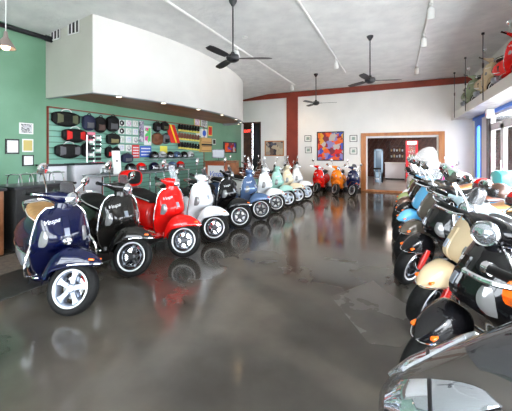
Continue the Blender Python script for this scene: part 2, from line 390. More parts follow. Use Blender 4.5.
# ------------------------------------------------------------------ scooters
STEER = math.radians(42)
AX0 = Vector((-.03, 0, .25)); AXD = Vector((-math.sin(math.radians(24)), 0, math.cos(math.radians(24))))
SM = Matrix.Translation(AX0) @ Matrix.Rotation(STEER, 4, AXD) @ Matrix.Translation(-AX0)
WR = .237
def steer(b): bmesh.ops.transform(b, matrix=SM, verts=b.verts)
WX = Matrix.Rotation(PI / 2, 4, 'X')   # local z -> -y
def wheel_parts(cx, cz, steered, root, silver):
    T = Matrix.Translation((cx, 0, cz)) @ WX
    fin = (lambda b: steer(b)) if steered else (lambda b: None)
    b = B(); hw = .056
    prof = [(.168, -.045), (.18, -.055), (.205, -.058), (.226, -.045), (.235, -.022), (.237, 0), (.235, .022), (.226, .045), (.205, .058), (.18, .055), (.168, .045)]
    lathe(b, prof, T, 40)
    for s in (-1, 1):
        for k in range(40):  # small tread nubs on shoulders
            a = 2 * PI * k / 40
            p = T @ Vector((.231 * math.cos(a), .231 * math.sin(a), s * .033)); 
    fin(b); tyre = obj('front_wheel' if steered else 'rear_wheel', b, M['rubber'], root)
    b = B()
    
    for q in (-1, 1): lathe(b, [(.170, q * .047), (.170, q * .053), (.163, q * .056), (.152, q * .05), (.152, q * .044), (.170, q * .044)], T, 40)
    fin(b); obj('rim_ring', b, M['lip'], tyre, label='bright polished rim lip')
    b = B()
    for k in range(5):
        a = 2 * PI * k / 5 + .3
        for s in (-1, 1):
            r = []
            for rr, hw_ in ((.03, .026 if silver else .018), (.08, .024 if silver else .014), (.115, .028 if silver else .017), (.142, .044 if silver else .03)):
                c, sn = math.cos(a), math.sin(a)
                z = s * (.036 - .10 * max(0, .06 - rr) * 0)
                q = []
                for dx, dz in ((-hw_, z - s * .016), (hw_, z - s * .016), (hw_ * .8, z), (-hw_ * .8, z)):
                    q.append(T @ Vector((rr * c - dx * sn, rr * sn + dx * c, dz)))
                r.append(q)
            loft(b, r)
    lathe(b, [(.152, -.046), (.140, -.03), (.140, .03), (.152, .046), (.168, .046), (.168, -.046), (.152, -.046)], T, 40); lathe(b, [(.001, -.05), (.03, -.05), (.045, -.036), (.045, .036), (.03, .05), (.001, .05)], T, 20)
    fin(b); obj('wheel_spokes', b, M['silver'] if silver else M['darkmetal'], tyre)
    if not silver:
        for s in (-1, 1):
            b = B(); lathe(b, [(.110, s * .036), (.114, s * .041), (.118, s * .036)], T, 30)
            for k in range(5):
                a = 2 * PI * k / 5 + .3; p = T @ Vector((.112 * math.cos(a), .112 * math.sin(a), s * .038))
                g = bmesh.ops.create_uvsphere(b, u_segments=8, v_segments=5, radius=.014)
                for v in g['verts']: v.co = p + v.co
            fin(b); obj('wheel_bolts', b, M['silver'], tyre)
    b = B(); lathe(b, [(.05, -.012), (.1, -.012), (.1, -.006), (.05, -.006)], T, 24); fin(b); obj('brake_disc', b, M['chrome'], tyre)

# profile tables for the leg shield of the larger model
SC = [(.26, -.43), (.36, -.40), (.45, -.36), (.52, -.30), (.58, -.20), (.63, -.145), (.7, -.145), (.8, -.20), (.88, -.245), (.95, -.29)]
SE = [(.26, -.45), (.35, -.41), (.5, -.365), (.7, -.345), (.85, -.345), (.95, -.345)]
SWt = [(.26, .15), (.30, .19), (.36, .225), (.45, .25), (.55, .262), (.65, .255), (.75, .235), (.83, .217), (.89, .19), (.93, .155), (.95, .125)]
SWs = [(.26, .15), (.30, .19), (.36, .215), (.45, .235), (.55, .24), (.65, .232), (.75, .212), (.83, .19), (.89, .16), (.93, .13), (.95, .105)]
def smooth_tab(tab, t, h=.025): return (interp(tab, t - h) + 2 * interp(tab, t) + interp(tab, t + h)) / 4
def shield_x(y, z, big=True):
    wd = smooth_tab(SWt if big else SWs, z, .012); k = min(1, abs(y / wd))
    e = smooth_tab(SE, z); c = smooth_tab(SC, z)
    if not big: c = e + (c - e) * .75
    return e + (c - e) * (1 - k ** 2.3)
def make_scooter(big=True, silver=False):
    root = thing('scooter', 'x', 'scooter')
    P = PAINT0
    wheel_parts(0, WR, True, root, silver); wheel_parts(-1.34, WR, False, root, silver)
    # front mudguard
    ST = [((.215, .478), (.21, .468), .010), ((.20, .497), (.197, .464), .032), ((.165, .527), (.165, .46), .058), ((.11, .558), (.115, .455), .082), ((.035, .585), (.04, .445), .102), ((-.05, .592), (-.03, .43), .113),
          ((-.15, .582), (-.12, .40), .124), ((-.235, .52), (-.2, .36), .118), ((-.285, .42), (-.235, .30), .10), ((-.30, .32), (-.262, .25), .085), ((-.30, .26), (-.27, .22), .07)]
    if not big: ST = [((c[0] * .92, .02 + c[1] * .96), (e[0] * .92, e[1]), w_ * .9) for c, e, w_ in ST]
    CT = spline([(c[0], 0, c[1]) for c, e, w_ in ST], 4); ET = spline([(e[0], w_ * .9, e[1]) for c, e, w_ in ST], 4)
    b = B(); rings = []
    for C_, E_ in zip(CT, ET):
        sec = []
        for j in range(17):
            th = PI * j / 16; ca, sa = math.cos(th), math.sin(th)
            k_ = abs(sa) ** .72
            sec.append((E_.x + (C_.x - E_.x) * k_, E_.y * math.copysign(abs(ca) ** .6, ca), E_.z + (C_.z - E_.z) * k_))
        mid = ((C_.x + E_.x) / 2, (C_.z + E_.z) / 2)
        sec += [(p[0] - (p[0] - mid[0]) * .06, p[1] * .94, p[2] - abs(C_.z - E_.z) * .06) for p in reversed(sec)]
        rings.append(sec)
    loft(b, rings); steer(b); fd = obj('front_mudguard', b, P, root, sharp=60); fd['paint'] = 1
    for s in (-1, 1):
        b = B(); box(b, .115, .165, s * .06 - .012, s * .06 + .012, .50, .52, bev=.006)
        steer(b); obj('reflector', b, M['amber'], fd, label='small amber reflector')
    for s in (-1, 1):
        b = B(); tube(b, [(p.x + .002, s * (p.y + .002), p.z + .012) for p in ET[:22]], .005, 6)
        steer(b); obj('chrome_trim', b, M['chrome'], fd, label='thin chrome strip')
    # fork (on the left of the wheel) and spring
    b = B(); tube(b, spline([(-.10, .0, .56), (-.085, .05, .48), (-.075, .1, .40), (-.09, .105, .26), (-.075, .1, .235)], 5), .022, 10)
    tube(b, [(-.085, .1, .235), (0, .085, .237)], .024, 10); tube(b, [(0, .03, .237), (0, .105, .237)], .03, 12); box(b, -.16, -.09, .06, .1, .2, .3, bev=.01)
    steer(b); obj('fork_arm', b, M['darkmetal'], root)
    b = B(); tube(b, [(.015, .105, .25), (-.085, .1, .46)], .026, 12)
    for k in range(8):
        t = (k + .5) / 8; c = Vector((.015, .105, .25)).lerp(Vector((-.085, .1, .46)), .25 + .7 * t)
        d = (Vector((-.085, .1, .46)) - Vector((.015, .105, .25))).normalized(); tube(b, [c - d * .004, c + d * .004], .034, 12)
    steer(b); obj('shock_spring', b, M['redspring'], root)
    b = B(); tube(b, [(.035, .112, .22), (.10, .108, .33), (.115, .10, .37)], .009, 6); steer(b); obj('fork_strut', b, M['chrome'], root)
    # leg shield
    b = B(); nz, ny = 30, 16; grid = []
    tabw = SWt if big else SWs
    F_, K_ = [], []
    for i in range(nz + 1):
        z = .26 + .69 * i / nz; wd = smooth_tab(tabw, z, .012)
        F_.append([(shield_x(wd * (-1 + 2 * j / ny), z, big), wd * (-1 + 2 * j / ny), z) for j in range(ny + 1)])
        K_.append([(min(shield_x(wd * (-1 + 2 * j / ny), z, big) - .025, smooth_tab(SE, z) - .03 - .05 * (1 - (abs(-1 + 2 * j / ny)) ** 4)), wd * (-1 + 2 * j / ny) * .985, z) for j in range(ny + 1)])
    loft(b, [f + k[::-1] for f, k in zip(F_, K_)])
    ls = obj('leg_shield', b, P, root, sharp=60); ls['paint'] = 1
    b = B(); edge = []
    for s in (1, -1):
        pts = [];
        for i in range(nz + 1):
            z = .26 + .69 * i / nz; wd = smooth_tab(tabw, z, .012); pts.append((smooth_tab(SE, z) - .008, s * (wd + .002), z))
        edge.append(pts)
    tube(b, edge[0] + edge[1][::-1], .0075, 8); obj('edge_trim', b, M['chrome'], ls, label='chrome edge trim around the shield')
    for s in (1, -1):    # indicator lenses
        b = B(); r = []
        for i in range(9):
            t = i / 8; z = .60 + .15 * t if big else .62 + .09 * t; hw = ((.026 if big else .02) + .006 * (1 - t)) * math.sin(PI * (.06 + .88 * t)) ** .3
            yc = s * (.185 - .02 * t)
            if not big: yc = s * (.165 - .015 * t)
            r.append([(shield_x(yc + q * hw, z, big) + .003 + .012 * (1 - q * q), yc + q * hw, z) for q in (-1, -.5, 0, .5, 1)] + [(shield_x(yc, z, big) - .01, yc, z)])
        loft(b, r); obj('indicator_lens', b, M['lens'], ls, label='clear indicator lens')
    b = B(); r = []
    for i in range(8):   # raised central horn cover
        t = i / 7; z = .60 + .27 * t; hw = .045 - .012 * t
        r.append([(shield_x(y_, z, big) + e_, y_, z) for y_, e_ in ((-hw, .0), (-hw * .8, .012), (hw * .8, .012), (hw, 0))] + [(shield_x(0, z, big) - .02, 0, z)])
    loft(b, r); hc = obj('horn_cover', b, P, ls); hc['paint'] = 1
    b = B(); r = []
    for i in range(4):
        z = .70 + .022 * i; r.append([(shield_x(0, z, big) + .012, -.022, z), (shield_x(0, z, big) + .018, -.02, z), (shield_x(0, z, big) + .018, .02, z), (shield_x(0, z, big) + .012, .022, z)])
    loft(b, r); obj('badge', b, M['silver'], ls)
    tm = text_mesh('Vespa', .055, .001, .4)
    z0, y0 = .83, -.11; xx = shield_x(y0, z0, big)
    nx = (shield_x(y0 + .03, z0, big) - shield_x(y0 - .03, z0, big)) / .06; nzz = (shield_x(y0, z0 + .03, big) - shield_x(y0, z0 - .03, big)) / .06
    for v in tm.verts:
        a, c = v.co.x, v.co.y; yy = y0 + a; zz = z0 + c + a * .25; v.co = Vector((shield_x(yy, zz, big) + .004 + v.co.z, yy, zz))
    obj('script_emblem', tm, M['lip'], ls, False)
    # inner shield pad and floor
    b = B(); loft(b, [ring((-.43, 0, .62), .14, .22, 16, .6), ring((-.49, 0, .6), .12, .19, 16, .6)]); 
    obj('glove_box', b, M['matblack'], root)
    b = B(); r = []
    for x, wd, zt, zb in ((-.40, .14, .30, .24), (-.46, .2, .29, .2), (-.6, .215, .27, .19), (-.78, .2, .275, .19), (-.9, .17, .3, .2)):
        r.append([(x, -wd, zb + .02), (x, -wd, zt), (x, -.06, zt), (x, -.04, zt + .05), (x, .04, zt + .05), (x, .06, zt), (x, wd, zt), (x, wd, zb + .02), (x, wd * .7, zb), (x, -wd * .7, zb)])
    loft(b, r); fl = obj('floorboard', b, P, root); fl['paint'] = 1
    b = B()
    for s in (-1, 1):
        for q in (.1, .13, .16): tube(b, [(-.5, s * q, .292), (-.62, s * q, .28), (-.8, s * q, .283)], .006, 6)
        tube(b, spline([(-.44, s * .16, .26), (-.5, s * .215, .25), (-.78, s * .21, .245), (-.86, s * .18, .27)], 5), .008, 8)
    obj('floor_rail', b, M['chrome'], fl, label='chrome side rail with rubber strips')
    # rear body
    b = B(); r = []
    sec = [(-.78, .11, .30, .62), (-.82, .15, .29, .68), (-.9, .19, .28, .71), (-1.0, .225, .29, .735), (-1.12, .25, .31, .75), (-1.25, .262, .34, .76), (-1.38, .255, .37, .76), (-1.5, .225, .42, .75), (-1.6, .17, .47, .73), (-1.67, .11, .52, .70), (-1.70, .05, .56, .66)]
    k = 1.0 if big else .93
    for x, wd, zb, zt in sec:
        zc = zb + (zt - zb) * .45; rr = []
        for i in range(28):
            a = 2 * PI * i / 28; ca, sa = math.cos(a), math.sin(a)
            yy = wd * k * math.copysign(abs(ca) ** .75, ca)
            if sa >= 0: zz = zc + (zt - zc) * abs(sa) ** .8; yy *= 1 - .3 * abs(sa)
            else: zz = zc - (zc - zb) * abs(sa) ** .7
            rr.append((x, yy, zz))
        r.append(rr)
    loft(b, r); bd = obj('rear_body', b, P, root, sharp=60); bd['paint'] = 1
    for s in (-1, 1):
        b = B(); tube(b, spline([(x, s * (wd * k * .97 + .004), zb + (zt - zb) * .22) for x, wd, zb, zt in sec[2:9]], 3), .006, 6)
        obj('side_trim', b, M['chrome'], bd, label='chrome strip along the side panel')
    for s in (-1, 1):
        b = B()
        box(b, -1.06, -.955, s * .2 * k - .012, s * .2 * k + .012, .42, .55)
        for q in range(7): box(b, -.97 - q * .012, -.965 - q * .012, s * .205 * k - .014, s * .205 * k + .014, .43, .54)
        obj('side_vent', b, M['matblack'], bd)
    b = B(); box(b, -1.71, -1.64, -.07, .07, .60, .68, bev=.015); obj('tail_light', b, M['redlens'], bd, label='red tail light')
    b = B(); box(b, -1.72, -1.66, -.012, .012, .45, .6); box(b, -1.76, -1.745, -.1, .1, .36, .52, Matrix.Rotation(0, 4, 'Y')); tube(b, [(-1.6, 0, .55), (-1.75, 0, .42)], .012); obj('plate_holder', b, M['matblack'], bd)
    # seat
    b = B(); r = []
    for x, wd, zb, zt in ((-.79, .06, .69, .72), (-.81, .095, .68, .76), (-.88, .125, .70, .80), (-1.0, .15, .72, .815), (-1.12, .16, .735, .82), (-1.22, .155, .74, .85), (-1.35, .145, .745, .875), (-1.47, .125, .75, .87), (-1.54, .09, .755, .845), (-1.56, .05, .77, .81)):
        r.append(ring((x, 0, zb + (zt - zb) * .4), wd, (zt - zb) * .6, 24, .62, bot=.67))
    loft(b, r); st = obj('seat', b, M['seatblack'], root, sharp=60); st['seat'] = 1
    b = B()
    pts = []
    for s, seq in ((1, range(9)), (-1, range(8, -1, -1))):
        tb = ((-.81, .097, .70), (-.88, .127, .72), (-1.0, .152, .74), (-1.12, .162, .755), (-1.22, .157, .765), (-1.35, .147, .775), (-1.47, .127, .78), (-1.54, .092, .785), (-1.56, .05, .79))
        for i in seq: pts.append((tb[i][0], s * tb[i][1], tb[i][2] + .02))
    tube(b, spline(pts, 3), .005, 6); obj('seat_piping', b, M['lip'], st, label='pale piping around the seat')
    # grab rail / rear rack
    b = B()
    for s in (-1, 1): tube(b, spline([(-1.35, s * .15, .78), (-1.5, s * .15, .83), (-1.66, s * .12, .86), (-1.72, s * .04, .87)], 5), .011, 8)
    tube(b, [(-1.72, -.04, .87), (-1.72, .04, .87)], .011, 8); tube(b, [(-1.6, -.13, .85), (-1.6, .13, .85)], .008, 8); tube(b, [(-1.66, -.11, .86), (-1.66, .11, .86)], .008, 8)
    obj('rear_rack', b, M['chrome'], root, label='chrome grab rail behind the seat')
    # engine, silencer, stand
    b = B(); box(b, -1.4, -1.0, .06, .16, .16, .34, bev=.03); box(b, -1.15, -.9, -.12, .12, .2, .36, bev=.03); obj('engine', b, M['darkmetal'], root)
    b = B(); tube(b, spline([(-1.0, -.1, .2), (-1.1, -.16, .2), (-1.2, -.17, .24)], 4), .018, 8); loft(b, [ring((-1.15, -.165, .25), .04, .05), ring((-1.2, -.17, .26), .055, .085), ring((-1.5, -.17, .3), .055, .085), ring((-1.54, -.17, .3), .035, .05)]); obj('silencer', b, M['silver'], root)
    b = B()
    for s in (-1, 1): tube(b, spline([(-1.0, s * .06, .24), (-1.02, s * .13, .12), (-1.05, s * .16, .012)], 4), .012, 8)
    tube(b, [(-1.0, -.07, .22), (-1.0, .07, .22)], .012); obj('centre_stand', b, M['darkmetal'], root)
    # handlebar headset (turned)
    b = B(); cx, cz = -.375, 1.03
    r = []
    for y, x, z, hx, hz in ((-.25, -.05, .0, .018, .018), (-.2, -.045, .0, .025, .024), (-.14, -.02, .005, .045, .04), (-.08, .02, .01, .085, .062), (0, .035, .012, .105, .07), (.08, .02, .01, .085, .062), (.14, -.02, .005, .045, .04), (.2, -.045, 0, .025, .024), (.25, -.05, 0, .018, .018)):
        r.append(ring((cx + x, y, cz + z), hx, hz, 18, .85, 'y'))
    loft(b, r); loft(b, [ring((cx + .03, 0, .92), .07, .06, 16, 1, 'z'), ring((cx + .03, 0, .98), .075, .065, 16, 1, 'z'), ring((cx + .02, 0, 1.02), .08, .07, 16, 1, 'z')])
    steer(b); hs = obj('handlebar_cover', b, P, root, sharp=70); hs['paint'] = 1
    T = Matrix.Translation((cx + .105, 0, cz + .005)) @ Matrix.Rotation(PI / 2 - .1, 4, 'Y')
    b = B(); lathe(b, [(.07, -.03), (.075, .02), (.068, .036), (.06, .03)], T, 24); steer(b); obj('headlight_ring', b, M['chrome'], hs, label='chrome headlight ring')
    b = B(); lathe(b, [(.063, .03), (.05, .042), (.025, .05), (.001, .052)], T, 24); steer(b); obj('headlight', b, M['hglass'], hs)
    b = B(); loft(b, [ring((cx - .03, 0, 1.09), .05, .07, 16, .8, 'z'), ring((cx - .04, 0, 1.105), .045, .06, 16, .8, 'z')]); steer(b); obj('instrument_dial', b, M['black'], hs)
    for s in (-1, 1):
        b = B(); tube(b, [(cx - .05, s * .235, cz), (cx - .07, s * .36, cz - .005)], [.019, .019], 12); tube(b, [(cx - .07, s * .36, cz - .005), (cx - .072, s * .375, cz - .005)], .022, 12); steer(b); obj('grip', b, M['rubber'], root)
        b = B(); tube(b, spline([(cx - .01, s * .19, cz + .005), (cx + .02, s * .24, cz), (cx - .005, s * .37, cz - .01)], 4), [.009] * 8 + [.012], 6); steer(b); obj('brake_lever', b, M['chrome'], root)
        b = B(); tube(b, spline([(cx - .03, s * .17, cz + .02), (cx - .03, s * .21, cz + .1), (cx - .02, s * .30, cz + .2)], 5), .0065, 8)
        T = Matrix.Translation((cx - .025, s * .32, cz + .235)) @ Matrix.Rotation(-PI / 2 + .1, 4, 'Y')
        lathe(b, [(.055, .005), (.058, -.005), (.045, -.022), (.001, -.03)], T, 20); lathe(b, [(.055, .005), (.05, .0)], T, 20)
        steer(b); mi = obj('mirror', b, M['chrome'], root, label='round chrome mirror on a stalk')
        b = B(); lathe(b, [(.001, .003), (.055, .003)], T, 20); steer(b); obj('mirror_glass', b, M['mirror'], mi)
    return root
def flyscreen(root, h=.14, wd=.13, m=None, tall=False):
    b = B(); cx, cz = -.375, 1.03; r = []
    for i in range(9):
        t = i / 8; z = cz + .06 + h * t; ww = wd * (math.sqrt(max(0.02, 1 - (t * 1.0) ** 4)) if not tall else (.75 + .35 * math.sin(PI * min(1, t + .15))) * math.sqrt(max(.05, 1 - t ** 8)))
        sec = []
        for j in range(13):
            s = -1 + 2 * j / 12; sec.append((cx + .12 - .45 * h * t - .06 * s * s, ww * s, z))
        sec += [(p[0] - .006, p[1], p[2]) for p in reversed(sec)]
        r.append(sec)
    loft(b, r); steer(b)
    return obj('flyscreen' if not tall else 'windscreen', b, m or M['screen'], root)
def backrest_case(root, m, pad=True):
    b = B(); r = []
    for x, wd, h in ((-1.52, .12, .1), (-1.55, .17, .14), (-1.62, .19, .155), (-1.75, .18, .15), (-1.83, .13, .11), (-1.85, .07, .06)):
        r.append(ring((x, 0, 1.03), wd, h, 20, .7))
    loft(b, r); o = obj('top_case', b, m, root)
    if pad:
        b = B(); loft(b, [ring((-1.525, 0, 1.05), .11, .11, 20, .6), ring((-1.50, 0, 1.05), .115, .115, 20, .6), ring((-1.48, 0, 1.05), .09, .09, 20, .6)]); obj('backrest_pad', b, M['seatblack'], o)
    b = B(); box(b, -1.75, -1.55, -.07, .07, .855, .9); obj('case_mount', b, M['darkmetal'], root)
def crash_bars(root):
    for s in (-1, 1):
        b = B(); tube(b, spline([(-.42, s * .2, .3), (-.34, s * .3, .34), (-.30, s * .3, .5), (-.36, s * .25, .62)], 6), .011, 8)
        obj('crash_bar', b, M['chrome'], root)

PAINT0 = paint('black', (.012, .012, .013))
proto_big = make_scooter(True, False); proto_sil = make_scooter(True, True); proto_small = make_scooter(False, False)
used = set()
def scooter(proto, loc, yaw, label, pm, seat=None, group=None, scale=1, spokes=None):
    o = proto if proto.name not in used else copy_tree(proto)
    first = proto.name not in used
    if first: FRESH[proto.name] = None
    return o
# copies are made first from the untouched prototypes; the prototypes become real scooters at the end
def apply_look(root, pm, seat=None, wheelm=None):
    st = [root]
    while st:
        o = st.pop(); st += list(o.children)
        if o.type != 'MESH': continue
        if o.get('paint'): o.material_slots[0].link = 'OBJECT'; o.material_slots[0].material = pm
        if o.get('seat') and seat: o.material_slots[0].link = 'OBJECT'; o.material_slots[0].material = seat
        for k in ('paint', 'seat'):
            if k in o: del o[k]
pending = {proto_big: [], proto_sil: [], proto_small: []}
def put(proto, X, Y, yaw, label, pm, seat=None, group='scooters', z=0, sc=1, extra=None):
    pending[proto].append((X, Y, yaw, label, pm, seat, group, z, sc, extra))
PT = {k: paint(k, c, m_) for k, c, m_ in (
    ('midnight_blue', (.001, .003, .03), .0), ('titanium_black', (.011, .010, .009), 0), ('red', (.75, .008, .006), 0), ('white', (.8, .82, .84), 0),
    ('gloss_black', (.004, .004, .005), 0), ('slate_blue', (.10, .17, .32), .3), ('mint', (.36, .62, .54), 0), ('cream', (.72, .62, .44), 0),
    ('orange', (.95, .25, .01), 0), ('deep_blue', (.005, .012, .06), 0), ('taupe', (.11, .095, .075), .3), ('sky_blue', (.12, .45, .75), .1),
    ('olive', (.22, .28, .12), 0), ('brown', (.10, .06, .045), .3), ('maroon', (.22, .03, .02), .1), ('beige', (.62, .48, .30), 0), ('pink', (.9, .06, .45), 0),
    ('ice', (.55, .72, .8), 0), ('teal', (.10, .5, .5), 0), ('sage', (.28, .34, .22), 0), ('maxi_grey', (.11, .10, .09), .4))}
G1 = 'scooters in the row on the left'
def ex_blue(r): 
    flyscreen(r, .12, .11)
    b = B(); lathe(b, [(.001, .012), (.03, .01), (.038, 0)], Matrix.Translation((shield_x(0, .645) + .014, 0, .645)) @ Matrix.Rotation(PI / 2, 4, 'Y'), 24); obj('round_badge', b, M['chrome'], r)
    crash_bars(r)
left = [(-2.73, 1.79, -8, 'dark blue scooter with tan seat and silver wheels, nearest in the left row', 'midnight_blue', proto_sil, M['seattan'], ex_blue),
 (-2.90, 2.64, -6, 'matt black scooter between the dark blue one and the red one', 'titanium_black', proto_big, None, lambda r: flyscreen(r, .12, .11)),
 (-2.76, 3.44, -6, 'bright red scooter with black top case in the left row', 'red', proto_big, None, lambda r: (flyscreen(r, .22, .14, M['clear'], True), backrest_case(r, PT['red']))),
 (-2.76, 4.23, -5, 'white scooter next to the red one in the left row', 'white', proto_big, None, lambda r: flyscreen(r, .12, .11)),
 (-2.80, 5.2, -4, 'glossy black scooter between the first white one and the slate blue one', 'gloss_black', proto_big, None, lambda r: flyscreen(r, .12, .11)),
 (-2.73, 6.05, -3, 'slate blue scooter sixth along the left row', 'slate_blue', proto_big, None, lambda r: flyscreen(r, .25, .16, M['clear'], True)),
 (-2.74, 6.98, -2, 'white scooter between the slate blue one and the mint one', 'white', proto_big, None, lambda r: flyscreen(r, .3, .17, M['clear'], True)),
 (-2.72, 7.8, 0, 'mint green scooter in the left row', 'mint', proto_sil, M['seatbrown'], None),
 (-2.66, 8.5, 0, 'cream scooter just beyond the mint green one', 'cream', proto_sil, M['seatbrown'], lambda r: flyscreen(r, .3, .17, M['clear'], True)),
 (-2.60, 9.25, 0, 'white scooter at the far end of the left row', 'white', proto_sil, M['seatblack'], lambda r: flyscreen(r, .12, .11))]
for i_, (X, Y, a, lab, p, pr_, st, ex) in enumerate(left): put(pr_, X, Y, -19 + i_ * 1.0, lab, PT[p], st, G1, extra=ex)
G3 = 'scooters against the back wall'
put(proto_small, -2.62, 10.62, -92, 'small red scooter against the back wall left of the orange one', PT['red'], None, G3, 0, .9)
put(proto_small, -1.95, 10.6, -90, 'small orange scooter against the back wall under the painting', PT['orange'], None, G3, 0, .9)
put(proto_small, -1.36, 10.5, -86, 'small dark blue scooter against the back wall beside the doorway', PT['deep_blue'], None, G3, 0, .9, extra=lambda r: flyscreen(r, .12, .11))
G4 = 'second line of scooters behind the left row'
put(proto_small, -4.75, 8.75, -25, 'cream scooter behind the left row, beside the dark doors', PT['cream'], M['seatbrown'], G4)
put(proto_small, -4.65, 9.6, -25, 'maroon scooter behind the far end of the left row', PT['maroon'], M['seatbrown'], G4)
put(proto_small, -4.5, 10.45, -20, 'brown scooter farthest back behind the left row', PT['brown'], M['seatbrown'], G4)
G2 = 'scooters in the row on the right'
def ex_pale(r):
    flyscreen(r, .13, .06)
    for c in r.children:
        if c.name.split('.')[0] in ('rear_body', 'handlebar_cover', 'floorboard'): c.material_slots[0].material = PT['ice']
right = [(.10, 2.15, 172, 'black scooter with red shock spring beside the large grey maxi scooter', 'gloss_black', proto_big, None, lambda r: crash_bars(r)),
 (.16, 2.95, 172, 'beige-fronted scooter with pale blue body in the right row', 'beige', proto_big, M['seatbrown'], ex_pale),
 (.06, 3.82, 172, 'black scooter with chrome edging just beyond the beige one', 'gloss_black', proto_big, None, None),
 (.05, 4.6, 172, 'taupe grey scooter in the right row before the light blue one', 'taupe', proto_big, M['seattan'], None),
 (.02, 5.4, 172, 'light blue scooter in the right row', 'sky_blue', proto_big, M['seatbrown'], lambda r: flyscreen(r, .3, .17, M['clear'], True)),
 (.0, 6.15, 172, 'black scooter with teal top case, beyond the light blue one', 'gloss_black', proto_big, None, lambda r: backrest_case(r, PT['teal'], False)),
 (.0, 6.9, 172, 'brown scooter with tall clear windscreen in the right row', 'brown', proto_big, M['seattan'], lambda r: flyscreen(r, .52, .23, M['clear'], True)),
 (.02, 7.65, 172, 'olive green scooter at the far part of the right row', 'olive', proto_big, None, lambda r: flyscreen(r, .52, .23, M['clear'], True)),
 (.12, 8.45, 172, 'white scooter with tall clear windscreen ending the right row', 'white', proto_big, None, lambda r: flyscreen(r, .55, .24, M['clear'], True))]
for X, Y, a, lab, p, pr_, st, ex in right: put(pr_, X + .07, Y, 195, lab, PT[p], st, G2, extra=ex)
put(proto_small, 1.45, 9.6, -75, 'pink and mint scooter in the corner by the blue window frame', PT['pink'], None, 'scooters in the far right corner')
put(proto_small, .75, 10.1, -80, 'silver white scooter near the right end of the back wall', PT['white'], None, 'scooters in the far right corner')
G5 = 'old scooters up on the hanging shelf'
put(proto_small, 2.0, 6.75, -90, 'old red scooter nearest on the high shelf over the windows', PT['red'], None, G5, 2.78, .82)
put(proto_small, 2.0, 8.4, -90, 'old beige scooter in the middle of the high shelf', PT['beige'], None, G5, 2.78, .82)
put(proto_small, 2.0, 10.15, -90, 'old sage green scooter on the far part of the high shelf', PT['sage'], None, G5, 2.78, .82)
for proto, lst in pending.items():
    roots = [copy_tree(proto) for _ in lst[1:]] + [proto]
    for r, (X, Y, yaw, lab, pm, seat, grp, z, sc, ex) in zip(roots, lst[1:] + lst[:1]):
        r.location = (X, Y, z); r.rotation_euler = (0, 0, math.radians(yaw)); r.scale = (sc,) * 3
        tag(r, lab, 'scooter', grp); apply_look(r, pm, seat)
        if ex: ex(r)

# ------------------------------------------------------------------ maxi scooter at the bottom right
mx_ = thing('maxi_scooter', 'large grey maxi scooter with wide glass headlamps at the bottom right corner', 'scooter', (.24, 1.18, 0), math.radians(177))
PM = PT['maxi_grey']
MS = [(.30, .03, .55, .61), (.27, .11, .50, .66), (.20, .20, .45, .72), (.10, .265, .40, .79), (0, .30, .36, .86), (-.12, .325, .34, .92), (-.26, .34, .34, .965), (-.42, .33, .36, .97), (-.5, .29, .4, .93)]
def maxi_pt(x, a):
    wd = interp([(s[0], s[1]) for s in MS], x); zb = interp([(s[0], s[2]) for s in MS], x); zt = interp([(s[0], s[3]) for s in MS], x)
    ca, sa = math.cos(a), math.sin(a); zc = zb + (zt - zb) * .55
    return Vector((x, wd * math.copysign(abs(ca) ** .8, ca) * (1 - .22 * max(0, sa)), zc + ((zt - zc) if sa > 0 else (zc - zb)) * math.copysign(abs(sa) ** .85, sa)))
xs = [.30, .285, .26, .23, .2, .15, .1, .05, 0, -.06, -.12, -.2, -.28, -.36, -.43, -.5]
b = B(); loft(b, [[maxi_pt(x, 2 * PI * i / 36) for i in range(36)] for x in xs]); fr = obj('front_fairing', b, PM, mx_, sharp=70)
for s in (1, -1):
    b = B(); rows = []
    for i in range(13):
        t = i / 12; x = .27 - .29 * t; a0 = .5 + .35 * t; a1 = a0 + (.95 * (1 - t) ** .7 * (.5 + min(.5, t * 3))) + .03
        pts = []
        for j in range(8):
            a = a0 + (a1 - a0) * j / 7
            if s < 0: a = PI - a
            p = maxi_pt(x, a); c = Vector((x, 0, .6)); n_ = (p - c).normalized(); pts.append(p + n_ * (.004 + .006 * math.sin(PI * j / 7)) + Vector((.006, 0, 0)))
        pts += [p - Vector((.02, s * .015, .01)) for p in reversed(pts)]
        rows.append(pts)
    loft(b, rows); hl = obj('headlamp', b, M['hglass'], fr, label='wide swept clear headlamp')
    b = B(); r = []
    for i in range(3):
        x = .27 - .29 * (5 + i * .2) / 12; t = (5 + i * .2) / 12; a0 = .5 + .35 * t; a1 = a0 + (.95 * (1 - t) ** .7 * 1.0) + .03; q = []
        for j in range(8):
            a = a0 + (a1 - a0) * j / 7
            if s < 0: a = PI - a
            p = maxi_pt(x, a); q.append(p + (p - Vector((x, 0, .6))).normalized() * (.013 + .004 * math.sin(PI * j / 7)))
        r.append(q + [p - Vector((0, 0, .012)) for p in reversed(q)])
    loft(b, r); obj('headlamp_divider', b, M['black'], hl)
    b = B()
    ra = [];
    for i in range(13):
        t = i / 12; x = .27 - .29 * t; a = .47 + .35 * t
        if s < 0: a = PI - a
        p = maxi_pt(x, a); ra.append(p * 1 + (p - Vector((x, 0, .6))).normalized() * .005)
    tube(b, ra, .009, 8); obj('headlamp_rim', b, M['black'], hl)
b = B(); r = []   # smoked windscreen
for i in range(10):
    t = i / 9; x = .04 - .36 * t; z = .86 + .22 * t ** .9; wd = .12 + .1 * math.sin(PI * min(1, t * .8 + .1)); sec = []
    for j in range(15):
        q = -1 + 2 * j / 14; sec.append((x - .10 * q * q * (1 - .3 * t), wd * q, z - .05 * q * q))
    sec += [(p[0] - .004, p[1], p[2] - .006) for p in reversed(sec)]; r.append(sec)
loft(b, r); obj('windscreen', b, M['screen'], mx_)
b = B(); r = []
